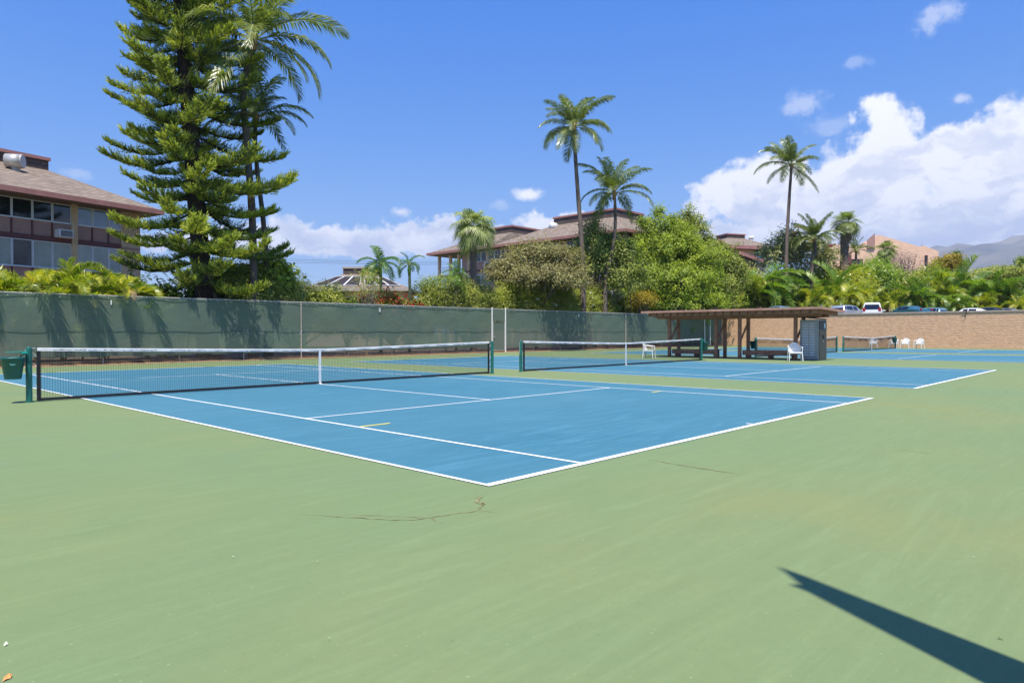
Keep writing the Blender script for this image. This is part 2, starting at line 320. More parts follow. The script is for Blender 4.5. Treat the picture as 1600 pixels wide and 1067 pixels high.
    def build(s, name, mats, parent=None, smooth=False, loc=(0, 0, 0), rot=(0, 0, 0), bevel=0, **k):
        o = link(name, s.mesh(name, mats, smooth), parent, loc, rot)
        if bevel:
            b = o.modifiers.new('bevel', 'BEVEL'); b.width = bevel; b.segments = 2; b.limit_method = 'ANGLE'; b.angle_limit = R_(40)
        return tag(o, **k)
def smooth_by_angle(o):
    return o
def npmesh(name, V, nper, mats, tint=None, mat_idx=None):
    """V: (k*nper,3) loose polygons of nper corners"""
    V = np.asarray(V, dtype=np.float32); k = len(V)//nper
    me = bpy.data.meshes.new(name); me.vertices.add(len(V)); me.vertices.foreach_set('co', V.ravel())
    me.loops.add(len(V)); me.loops.foreach_set('vertex_index', np.arange(len(V), dtype=np.int32))
    me.polygons.add(k); me.polygons.foreach_set('loop_start', np.arange(k, dtype=np.int32)*nper)
    for x in (mats if isinstance(mats, (list, tuple)) else [mats]): me.materials.append(x)
    if mat_idx is not None: me.polygons.foreach_set('material_index', np.asarray(mat_idx, dtype=np.int32))
    if tint is not None:
        a = me.attributes.new('tint', 'FLOAT', 'POINT'); a.data.foreach_set('value', np.repeat(np.asarray(tint, dtype=np.float32), nper))
    me.update(calc_edges=True); me.validate(); return me
def join_mesh(name, parts, mats):
    """parts: list of (V (n,3), F list of index tuples, mat index, tint per vertex)"""
    vs_ = []; fs = []; mi = []; ti = []; b = 0
    for V, Fc, k, t in parts:
        V = np.asarray(V); vs_.append(V); fs += [tuple(b+i for i in f) for f in Fc]; mi += [k]*len(Fc); ti.append(np.full(len(V), t) if np.isscalar(t) else t); b += len(V)
    me = bpy.data.meshes.new(name); me.from_pydata(np.vstack(vs_).tolist(), [], fs)
    for x in mats: me.materials.append(x)
    me.polygons.foreach_set('material_index', mi)
    a = me.attributes.new('tint', 'FLOAT', 'POINT'); a.data.foreach_set('value', np.concatenate(ti).astype(np.float32)); me.update(); return me
def unit(a): return a/np.maximum(np.linalg.norm(a, axis=-1, keepdims=True), 1e-9)

def leaf_quads(P, D, N, L, Wd, rng=RNG):
    """folded leaf: base, left, tip, right. D direction, N face normal"""
    D = unit(D); S = unit(np.cross(D, N)); Nn = np.cross(S, D); L = L[:, None]; Wd = Wd[:, None]
    b = P; t = P+D*L-Nn*L*.12; l = P+D*L*.5+S*Wd/2+Nn*Wd*.16; r = P+D*L*.5-S*Wd/2+Nn*Wd*.16
    return np.stack([b, l, t, r], 1).reshape(-1, 3)
def foliage_mesh(name, lobes, n, size, asp, mt, clump=(.35, 26), flat=.75, upward=.35, seed=0, shell=.62, tintbias=0.0, hang=0.0):
    rng = np.random.default_rng(seed+100); lob = np.array([[*c, *r] for c, r in lobes], float)
    vol = (lob[:, 3]*lob[:, 4]*lob[:, 5])**.7; nc = max(4, n//clump[1]); idx = rng.choice(len(lob), nc, p=vol/vol.sum())
    d = unit(rng.normal(size=(nc, 3))); d[:, 2] = np.where(d[:, 2] < -.45, -d[:, 2], d[:, 2])
    rr = shell+(1-shell)*rng.random(nc)**.6; rr *= 1+.15*rng.normal(size=nc)
    C = lob[idx, :3]+d*lob[idx, 3:]*rr[:, None]
    ct = rng.random(nc)
    ci = rng.integers(0, nc, n); off = rng.normal(size=(n, 3))*clump[0]*np.array([1, 1, flat]); P = C[ci]+off
    P = P[P[:, 2] > .05]; ci = ci[:len(P)]; off = off[:len(P)]; n = len(P)
    out = unit(d[ci]+.5*unit(off)); N = unit(out*.8+rng.normal(size=(n, 3))*.55+np.array([-.1, -.2, .75])); D = rng.normal(size=(n, 3))+out*.5+np.array([0, 0, upward-hang])
    D = D-N*np.sum(D*N, 1)[:, None]
    s = size*(.65+.7*rng.random(n)); V = leaf_quads(P, D, N, s, s*asp)
    tint = np.clip(.5*ct[ci]+.5*rng.random(n)+tintbias, 0, 1)
    return npmesh(name, V, 4, mt, tint), C
def limbs(mb, base, C, n, r0, rng, wob=.15):
    """a few forked limbs from the base towards clump centres"""
    base = Vector(base)
    for i in rng.choice(len(C), min(n, len(C)), replace=False):
        t = Vector(C[i].tolist()); mid = base.lerp(t, .45)+Vector((rng.normal()*wob, rng.normal()*wob, abs(rng.normal())*wob))
        mid.z = base.z+(t.z-base.z)*.5; mb.tube([base, mid, t], [r0, r0*.55, r0*.16], 5, False)
def bush(name, u=None, d=None, lobes=(), n=8000, size=.16, asp=.45, mt=None, label='', cat='tree', group=None, base=None, z0=0.0, trunk=.12, nl=14, clump=(.35, 26), seed=0, bark=None, extra=(), **k):
    x, y = base if base else at(u, d)
    root = empty(name, (x, y, z0), label, cat, group)
    me, C = foliage_mesh('foliage', lobes, n, size, asp, mt, clump, seed=seed, **k); f = link('crown' if cat == 'tree' else 'foliage', me, root); tag(f, kind='stuff')
    rng = np.random.default_rng(seed+5); b = MB()
    zmin = min(c[2]-r[2] for c, r in lobes); b.tube([(0, 0, 0), (.03, .02, max(zmin*.6, .3))], [trunk, trunk*.8], 8, False); limbs(b, (.03, .02, max(zmin*.6, .3)), C, nl, trunk*.55, rng)
    b.build('trunk' if cat == 'tree' else 'stem', bark or BARK, root, True)
    for (nm, frac, mt2, sz) in extra:
        rng = np.random.default_rng(seed+77); m_ = max(10, int(len(C)*frac)); ii = rng.choice(len(C), m_, replace=False); P = np.repeat(C[ii], 7, 0)+rng.normal(size=(m_*7, 3))*.14
        N = unit(rng.normal(size=P.shape)+np.array([-.3, -.5, .6])); D = rng.normal(size=P.shape); s = sz*(.6+.8*rng.random(len(P)))
        e = link(nm, npmesh(nm, leaf_quads(P, D, N, s, s*.8), 4, mt2, rng.random(len(P))), root); tag(e, kind='stuff')
    return root

# ------------------------------------------------------------------ palm leaf meshes
def frond_mesh(name, L, elev, droop, n, ll, lw, mats, A0=62, A1=24, hang=.5, vee=.15, start=.16, seed=0, ragged=.05, rr=.03, power=1.4, roll=0.0, tb=0.0):
    rng = np.random.default_rng(seed); K = 14; s = np.linspace(0, 1, K+1); ang = np.radians(elev-droop*s**power)
    dx = np.cos(ang)*L/K; dz = np.sin(ang)*L/K
    X = np.concatenate([[0], np.cumsum((dx[:-1]+dx[1:])/2)]); Z = np.concatenate([[0], np.cumsum((dz[:-1]+dz[1:])/2)])
    side = np.sin(s*1.5)*roll*L
    pts = np.stack([X, side, Z], 1); parts = []
    b = MB(); b.tube(pts.tolist(), [rr*(1-.85*t)+.004 for t in s], 4, False); parts.append((np.array([list(v) for v in b.v]), b.f, 0, .5))
    vs_ = []; fs = []; ti = []; k = 0
    for i in range(n):
        t = start+(1-start)*(i+.5)/n; p = np.array([np.interp(t, s, pts[:, j]) for j in range(3)]); a = np.radians(elev-droop*t**power)
        T = np.array([math.cos(a), 0, math.sin(a)]); Nn = np.array([-math.sin(a), 0, math.cos(a)])
        w = (t-start)/(1-start); lp = ll*(.35+.65*math.sin(math.pi*min(1, w*.86+.14))**.6) if w < .9 else ll*(.55-.35*(w-.9)/.1)
        for sg in (-1, 1):
            if rng.random() < ragged: continue
            A = math.radians(A0+(A1-A0)*w+rng.normal()*5); S = np.array([0, sg, 0.0])
            D = T*math.cos(A)+S*math.sin(A)+Nn*(vee+rng.normal()*.07); D /= np.linalg.norm(D)
            l = lp*(.85+.3*rng.random()); m1 = p+D*l*.5; D2 = D+np.array([0, 0, -hang*(1+.3*rng.normal())]); D2 /= np.linalg.norm(D2); e = m1+D2*l*.5
            wv_ = T*lw*.5*(1 if w < .8 else .8); q_ = rng.random()*.75+tb
            vs_ += [p-wv_*.5, p+wv_*.5, m1+wv_, m1-wv_, e]; fs += [(k, k+1, k+2, k+3), (k+3, k+2, k+4)]; ti += [q_]*3+[q_, q_+.15]; k += 5
    parts.append((np.array(vs_), fs, 1, np.array(ti))); return join_mesh(name, parts, mats)
def fan_mesh(name, pet, Rr, elev, droop, nseg, mats, seed=0, tipdroop=.5, spread=150, tb=0.0):
    rng = np.random.default_rng(seed); s = np.linspace(0, 1, 7); ang = np.radians(elev-droop*s**1.5); dl = pet/6
    X = np.concatenate([[0], np.cumsum(np.cos(ang[:-1])*dl)]); Z = np.concatenate([[0], np.cumsum(np.sin(ang[:-1])*dl)]); pts = np.stack([X, X*0, Z], 1)
    b = MB(); b.tube(pts.tolist(), [.028*(1-.5*t) for t in s], 4, False); parts = [(np.array([list(v) for v in b.v]), b.f, 0, .5)]
    a = ang[-1]-.25; T = np.array([math.cos(a), 0, math.sin(a)]); Nn = np.array([-math.sin(a), 0, math.cos(a)]); c = pts[-1]; vs_ = []; fs = []; ti = []; k = 0
    for i in range(nseg):
        th = math.radians(-spread+2*spread*(i+.5)/nseg); dth = math.radians(spread*1.9/nseg)*.5; r = Rr*(.75+.25*math.cos(th*.6))*(.92+.16*rng.random())
        d0 = T*math.cos(th)+np.array([0, 1, 0])*math.sin(th)+Nn*.18*abs(math.sin(th)); lat = np.cross(d0, Nn); lat /= np.linalg.norm(lat)
        w = r*.55*math.tan(dth); m1 = c+d0*r*.55+Nn*(.02 if i % 2 else -.02); e = m1+(d0+np.array([0, 0, -tipdroop*(.7+.6*rng.random())]))*r*.45; q_ = rng.random()*.7+tb
        vs_ += [c-lat*.01, c+lat*.01, m1+lat*w, m1-lat*w, e]; fs += [(k, k+1, k+2, k+3), (k+3, k+2, k+4)]; ti += [q_]*4+[q_+.2]; k += 5
    parts.append((np.array(vs_), fs, 1, np.array(ti))); return join_mesh(name, parts, mats)
CACHE = {}
ELEV = [82, 62, 42, 22, 2, -22, -48]
def coco_set():
    if 'coco' not in CACHE:
        dr = [38, 62, 78, 84, 80, 52, 30]
        CACHE['coco'] = [[frond_mesh('frond', 4.2, e, dr[i], 84, 1.05, .075, [FROND_RACH, L_COCO], hang=.75 if e > 0 else .9, vee=.12, seed=i*7+v, ragged=.08+.05*v, roll=(-.1, .12)[v], rr=.045) for v in (0, 1)] for i, e in enumerate(ELEV)]
    return CACHE['coco']
def set_of(key, fn):
    if key not in CACHE: CACHE[key] = [[fn(i, e, v) for v in (0, 1)] for i, e in enumerate(ELEV)]
    return CACHE[key]
def arec_set(): return set_of('arec', lambda i, e, v: frond_mesh('frond', 2.1, e, [88, 108, 118, 115, 95, 70, 45][i]+v*14, 46, .60, .066, [RACH_Y, L_AREC], A0=58, A1=28, hang=.30, vee=.55, start=.10, seed=40+i*3+v, ragged=.02, rr=.018, power=1.15, roll=(.10, -.16)[v]))
def areg_set(): return set_of('areg', lambda i, e, v: frond_mesh('frond', 2.4, e, [72, 95, 110, 108, 92, 70, 45][i]+v*14, 46, .68, .074, [RACH_Y, L_AREG], A0=58, A1=28, hang=.32, vee=.5, start=.10, seed=60+i*3+v, ragged=.02, rr=.02, power=1.15, roll=(.10, -.16)[v]))
def xmas_set(): return set_of('xmas', lambda i, e, v: frond_mesh('frond', 1.55, e, [70, 105, 125, 120, 100, 60, 40][i], 34, .50, .05, [FROND_RACH, L_XMAS], A0=62, A1=30, hang=.6, vee=.35, start=.1, seed=80+i*3+v, ragged=.02, rr=.018, power=1.1))
def fan_set(): return set_of('fan', lambda i, e, v: fan_mesh('frond', 1.05, .95, e, [15, 25, 35, 40, 35, 25, 15][i], 30, [FROND_RACH, L_FAN], seed=i*3+v, tipdroop=.6))
def fanb_set(): return set_of('fanb', lambda i, e, v: fan_mesh('frond', 1.0, 1.0, e, [15, 25, 40, 45, 40, 30, 20][i], 34, [FROND_RACH, L_FANB], seed=i*3+v, tipdroop=1.1))
def dead_set(): return set_of('dead', lambda i, e, v: fan_mesh('dead_frond', .8, .8, -70-4*i, 12, 16, [RACH_Y, L_DEAD], seed=i*3+v, tipdroop=1.6, spread=60))
def crown(root, top, sets, n, elevs, scale=1.0, seed=0, name='frond', tilt=10, azs=None):
    rng = random.Random(seed); a0 = rng.random()*6.28
    for i in range(n):
        e = elevs[i % len(elevs)] if len(elevs) == n else elevs[int(i*len(elevs)/n)]
        k = min(range(7), key=lambda j: abs(ELEV[j]-e)); me = sets[k][rng.randrange(2)]
        az_ = azs[i] if azs else a0+i*2.39996+rng.uniform(-.25, .25)
        s = scale*rng.uniform(.78, 1.15)
        o = link(name, me, root, (top[0]+math.cos(az_)*.06, top[1]+math.sin(az_)*.06, top[2]+rng.uniform(-.08, .08)), (R_(rng.uniform(-tilt, tilt)), R_(-(e-ELEV[k])+rng.uniform(-tilt, tilt)), az_), (s, s, s))
def trunk(root, pts, radii, mt, n=10, name='trunk'):
    K = 26; P = [Vector(p) for p in pts]; out = []; rad = []
    for i in range(K+1):
        t = i/K*(len(P)-1); j = min(int(t), len(P)-2); f = t-j
        p0 = P[max(j-1, 0)]; p1 = P[j]; p2 = P[j+1]; p3 = P[min(j+2, len(P)-1)]
        out.append(.5*((2*p1)+(-p0+p2)*f+(2*p0-5*p1+4*p2-p3)*f*f+(-p0+3*p1-3*p2+p3)*f**3)); r = radii[j]*(1-f)+radii[j+1]*f; rad.append(r*(1+.05*math.sin(i*2.3)+.03*math.sin(i*5.1)))
    b = MB(); b.tube(out, rad, n, True); return b.build(name, mt, root, True)

# ================================================================== THE SETTING
def sheet(name, x0, x1, y0, y1, z, mt, kind='structure', label=None):
    b = MB(); b.add([(x0, y0, z), (x1, y0, z), (x1, y1, z), (x0, y1, z)], [(0, 1, 2, 3)]); return b.build(name, mt, kind=kind, label=label)
sheet('ground', -9200, 9200, -9200, 9200, -.06, GRASSG)
FY = 29.13; WX = 62.78
b = MB(); b.box(-26, WX+.1, -24, FY-.405, -.055, 0.0); b.build('court_ground', GREENC, kind='structure')
CX = [0.0, 14.2, 33.05, 47.14]; CW = 10.97; CL = 23.77
for i, x0 in enumerate(CX):
    sheet('court_surface', x0, x0+CW, 0, CL, .004, BLUEC)
    b = MB(); z = .008; w = .05
    def ln(xa, xb, ya, yb): b.add([(xa, ya, z), (xb, ya, z), (xb, yb, z), (xa, yb, z)], [(0, 1, 2, 3)])
    ln(x0, x0+CW, 0, .085); ln(x0, x0+CW, CL-.085, CL)
    ln(x0, x0+w, .085, CL-.085); ln(x0+CW-w, x0+CW, .085, CL-.085); ln(x0+1.372, x0+1.372+w, .085, CL-.085); ln(x0+CW-1.372-w, x0+CW-1.372, .085, CL-.085)
    ln(x0+1.372+w, x0+CW-1.372-w, 5.485, 5.485+w); ln(x0+1.372+w, x0+CW-1.372-w, CL-5.485-w, CL-5.485)
    ln(x0+CW/2-w/2, x0+CW/2+w/2, 5.485+w, CL-5.485-w); ln(x0+CW/2-w/2, x0+CW/2+w/2, .085, .19); ln(x0+CW/2-w/2, x0+CW/2+w/2, CL-.19, CL-.085)
    b.build('court_lines', LINE, kind='structure')
b = MB(); b.add([(1.43, 4.03, .009), (1.95, 4.03, .009), (1.95, 4.09, .009), (1.43, 4.09, .009)], [(0, 1, 2, 3)])
b.add([(9.12, 4.03, .009), (9.5, 4.03, .009), (9.5, 4.09, .009), (9.12, 4.09, .009)], [(0, 1, 2, 3)]); b.build('yellow_court_marks', YEL, kind='structure')
# resurfacing cracks: thin filled ribbons
def crack(pts, w, name='surface_crack', z=.004, mt=None):
    rng = random.Random(len(pts)*7+int(pts[0][0]*100)); P = []
    for (x0, y0), (x1, y1) in zip(pts[:-1], pts[1:]):
        for k in range(8):
            t = k/8; P.append((x0+(x1-x0)*t+rng.gauss(0, .008), y0+(y1-y0)*t+rng.gauss(0, .008)))
    P.append(pts[-1]); b = MB(); L_ = []; R2 = []
    for i, p in enumerate(P):
        a = P[max(i-1, 0)]; c = P[min(i+1, len(P)-1)]; dx, dy = c[0]-a[0], c[1]-a[1]; l = math.hypot(dx, dy) or 1; ww = w*(.25+rng.random())*min(1, 4*i/len(P)+.1, 4*(len(P)-i)/len(P))/2
        L_.append((p[0]-dy/l*ww, p[1]+dx/l*ww, z)); R2.append((p[0]+dy/l*ww, p[1]-dx/l*ww, z))
    n = len(P); b.add(L_+R2, [(i, n+i, n+i+1, i+1) for i in range(n-1)]); b.build(name, mt or CRACKM, kind='structure')
crack([(-1.60, .37), (-1.45, .14), (-1.28, -.16), (-1.13, -.36), (-.92, -.41), (-.72, -.48), (-.60, -.52), (-.55, -.72)], .014)
crack([(-1.42, .20), (-1.2, -.12), (-1.0, -.40), (-1.02, -.58)], .010)
crack([(-.60, -.50), (-.50, -.42), (-.44, -.40), (-.47, -.32), (-.38, -.26), (-.33, -.24), (-.36, -.18)], .03)
crack([(2.05, -.30), (2.0, -.75), (1.98, -1.37)], .02); crack([(4.58, -1.97), (4.5, -2.2), (4.46, -2.42)], .012); crack([(2.7, 2.0), (2.5, 1.2)], .006)
# narrow dirt verge, planting bed and raised car park
b = MB(); b.box(-26, WX, FY-.40, 30.2, -.06, .03); b.build('soil_strip', SOIL, kind='structure')
b = MB(); b.box(-40, WX+.5, 30.2, 46, -.06, .10); b.build('planting_bed', MULCH, kind='structure')
b = MB(); b.box(WX+.3, 200, -60, 36, -.06, 2.60); b.build('car_park', ASPH, kind='structure')
b = MB(); b.box(76.5, 200, -60, 36, 2.60, 2.75); b.build('verge', MULCH, kind='structure')
# mountain far to the east, its top lost in cloud
def mountain():
    n = 110; m_ = 26; V = []; Fc = []
    for j in range(m_):
        for i in range(n):
            t = -12+i*.62; a = YAW-R_(12+t); d = 4600+j*150
            tt = max(0, t+12)/32; ridge = 200+590*tt**.8 if t < 20 else 790+13*(t-20)*(1 if t < 45 else 1-(t-45)/60)
            k = math.sin(min(1, j/(m_-1)*1.15)*math.pi/2)**1.4; z = -2+ridge*k*(1+.035*math.sin(i*.7+j*.5)*k+.02*math.sin(i*1.9-j))*min(1, (t+13)/10)
            V.append((CAM[0]+math.cos(a)*d, CAM[1]+math.sin(a)*d, z))
    for j in range(m_-1):
        for i in range(n-1): Fc.append((j*n+i, (j+1)*n+i, (j+1)*n+i+1, j*n+i+1))
    b = MB(); b.add(V, Fc); m2 = mat('mountain_slope', (.10, .095, .06), .95, .45, .0016, second=(.24, .21, .13)); b.build('mountain', m2, None, True, kind='structure')
    # the air between here and the mountain
    hz = bpy.data.materials.new('haze_air'); hz.use_nodes = True; N = NT(hz.node_tree); N.n.clear(); o = N.node('ShaderNodeOutputMaterial'); v = N.node('ShaderNodeVolumePrincipled')
    v.inputs['Color'].default_value = (.54, .70, 1, 1); v.inputs['Density'].default_value = 1.0e-4; v.inputs['Anisotropy'].default_value = .1; N.link(v.outputs[0], o.inputs['Volume'])
    b = MB(); b.box(-9500, 9500, -9500, 9500, -1.2, 1120); b.build('haze', hz, kind='stuff')
mountain()

# ================================================================== FENCE
fence = empty('windscreen_fence', (20, FY, 0), 'long chain link court fence covered with green windscreen cloth', 'fence')
FH = 3.0
def fx(x): return x-20
def on_fence(b): return b
b = MB(); b.tube([(fx(-26), 0, FH), (fx(WX-.1), 0, FH)], .024, 8); b.build('top_rail', GALV, fence)
# chain link fabric full height, strands crossing at 45 degrees
SP = .072; V = []
xs = np.arange(-26, WX+.1, SP)
def strand(x0, s):
    a = np.array([fx(x0), .03+.004*s, .03]); bb = np.array([fx(x0)+s*(FH+.01), .03+.004*s, FH+.04])
    lo, hi = fx(-26), fx(WX-.1)
    if bb[0] > hi: bb = a+(bb-a)*((hi-a[0])/(bb[0]-a[0]))
    if bb[0] < lo: bb = a+(bb-a)*((lo-a[0])/(bb[0]-a[0]))
    if a[0] > hi: 
        if bb[0] >= hi: return
        a = a+(bb-a)*((hi-a[0])/(bb[0]-a[0]))
    d = np.array([s, 0, 1])/1.414; w = np.array([1, 0, -s])/1.414*.0030; y = np.array([0, .0030, 0])
    for q_ in ((-w, w*.5+y), (w*.5+y, w*.5-y), (w*.5-y, -w)): V.extend([a+q_[0], a+q_[1], bb+q_[1], bb+q_[0]])
for x in xs: strand(x, 1); strand(x+.01, -1)
me = npmesh('chain_link', np.array(V), 4, LINKM); tag(link('chain_link', me, fence), kind='stuff')
SEAM = mat('cloth_hem', (.085, .125, .10), .8, .2, 3)
segs = [(-26, 14.66), (14.74, 29.0), (30.37, 45.08), (45.16, 58.9), (60.22, WX-.12)]
for (a, c) in segs:
    n = max(2, int((c-a)/.25)); V = []
    b = MB(); zs = [.36, .8, 1.5, 2.2, 2.9, FH-.02]; K = len(zs)
    vs_ = [(fx(a+(c-a)*i/n), -.012-.012*math.sin(i*.7)*math.sin(k*1.3)-.012, z+(.035*math.sin(i*.9)+.02*math.sin(i*2.3) if k == 0 else 0)) for i in range(n+1) for k, z in enumerate(zs)]
    b.add(vs_, [(i*K+k, (i+1)*K+k, (i+1)*K+k+1, i*K+k+1) for i in range(n) for k in range(K-1)]); w_ = b.build('windscreen_panel', CLOTH, fence, True)
    for zz_ in (.40, 1.46, 2.90):
        b = MB(); b.box(fx(a), fx(c), -.046, -.040, zz_-.018, zz_+.018); b.build('seam', SEAM, w_)
    b = MB()
    for i in range(int((c-a)/.6)): b.cbox((fx(a)+.3+i*.6, -.049, 2.90), .035, .006, .035)
    b.build('ties', mat('cable_tie', (.45, .45, .42), .6), w_, kind='stuff')
px = [-25, -19, -13, -7, -1, 2, 5.3, 8.5, 11.6, 17.7, 20.7, 23.7, 26.6, 33.4, 36.5, 39.4, 42.3, 48.2, 51.1, 54, 56.8, 62.5]
for x in px: b = MB(); b.tube([(fx(x), .075, 0), (fx(x), .075, FH)], .03, 8); b.build('post', GALV, fence)
for x in (14.70, 45.12, 62.6): b = MB(); b.tube([(fx(x), -.05, 0), (fx(x), -.05, FH)], .030, 8); b.lathe([(.036, FH-.02), (.03, FH+.03), (.0, FH+.045)], 8, (fx(x), -.05, 0)); b.build('post', RUSTY, fence, label='bare rusty steel post standing in front of the cloth')
def gate(xa, xb, zt, lo, full=True):
    for x in (xa, xb):
        b = MB(); b.tube([(fx(x), -.06, 0), (fx(x), -.06, FH+.05)], .045, 8); b.lathe([(.05, FH+.03), (.045, FH+.08), (0, FH+.1)], 8, (fx(x), -.06, 0)); b.build('post', WHITEP, fence, label='chipped white gate post')
    g = MB(); x0, x1 = fx(xa)+.10, fx(xb)-.10
    g.tube([(x0, -.06, lo), (x0, -.06, zt), (x1, -.06, zt), (x1, -.06, lo), (x0, -.06, lo)], .02, 6); go = g.build('gate', RUSTY if full else WHITEP, fence)
    b = MB(); b.add([(x0, -.055, lo), (x1, -.055, lo), (x1, -.055, zt), (x0, -.055, zt)], [(0, 1, 2, 3)]); b.build('windscreen_panel', CLOTH, go)
    b = MB(); b.add([(fx(xa), -.015, zt+.06), (fx(xb), -.015, zt+.06), (fx(xb), -.015, FH-.03), (fx(xa), -.015, FH-.03)], [(0, 1, 2, 3)]); b.build('windscreen_panel', CLOTH, fence)
    b = MB(); b.cbox((x0+.06, -.10, 1.1), .12, .04, .05); b.build('latch', GALV, go)
gate(29.02, 30.34, 2.12, .16); gate(58.96, 60.16, 2.05, .12, False)
def numeral(ch, x):
    cu = bpy.data.curves.new('numeral', 'FONT'); cu.body = ch; cu.size = .26; cu.extrude = .004; cu.offset = .012; cu.align_x = 'CENTER'
    t = bpy.data.objects.new('tmp', cu); me = bpy.data.meshes.new_from_object(t); bpy.data.objects.remove(t); me.name = 'court_number'; me.materials.clear(); me.materials.append(WHITEP)
    o = link('court_number', me, None, (x, FY-.055, 2.62), (R_(90), 0, 0)); return o
for ch, x, lb in (('1', 5.6, 'small white numeral 1 high on the green windscreen near the palms'), ('2', 19.75, 'small white numeral 2 high on the green windscreen below red flowers'), ('3', 38.6, 'small white numeral 3 high on the green windscreen beyond the gate')):
    tag(numeral(ch, x), lb, 'number sign', 'court numbers on the windscreen')

# ================================================================== BLOCK WALL
def wall():
    root = empty('block_wall', (WX, 0, 0), 'long tan rough block wall closing the far end of the courts', 'wall')
    WH = 3.0; y0, y1 = -40.0, FY+1.2; rng = np.random.default_rng(3)
    b = MB(); b.box(.03, .24, y0, y1, 0, WH); b.build('wall_core', STUCCO, root)
    zz0 = 0; blk = mat('rough_tan_block', (.68, .41, .245), .95, .12, 2.6, .03, 6)
    V = []; rows = 15; hh = WH/rows; tint = []
    for r in range(rows):
        y = y0+(.2 if r % 2 else 0)
        while y < y1-.05:
            w = .4; a = y+.002; c = min(y+w-.002, y1); z0 = r*hh+.002; z1 = (r+1)*hh-.002; p = .027+rng.normal()*.0008; q_ = p-.0003-(abs(rng.normal())*.002 if rng.random() < .35 else 0)
            zm = z0+(z1-z0)*(.35+.4*rng.random())
            # split face: two facets top and bottom leaning out, plus rims
            V += [[.03, a, z0], [.03, c, z0], [q_, c, zm], [q_, a, zm], [q_, a, zm], [q_, c, zm], [.03, c, z1], [.03, a, z1]]
            V += [[.03, a, z0], [q_, a, zm], [.03, a, z1], [.031, a, z1], [.03, c, z0], [.03, c, z1], [q_, c, zm], [q_, c, zm-.001]]
            y += w
    me = npmesh('blocks', np.array(V), 4, blk); tag(link('blocks', me, root), kind='stuff')
    b = MB(); b.box(-.035, .27, y0, y1, WH+.002, WH+.09); b.build('wall_cap', CAPSTN, root)
    b = MB(); yk = 7.6
    b.tube([(-.06, yk, WH+.14), (-.07, yk-.05, WH-.1), (-.06, yk+.12, WH-.42)], [.02, .03, .012], 6); b.tube([(-.06, yk, WH+.05), (-.08, yk+.35, WH+.02)], [.02, .008], 5)
    tag(b.build('dead_branch', DARKBARK, loc=(WX, 0, 0)), 'dark dead branch hooked over the top of the tan wall', 'branch')
wall()

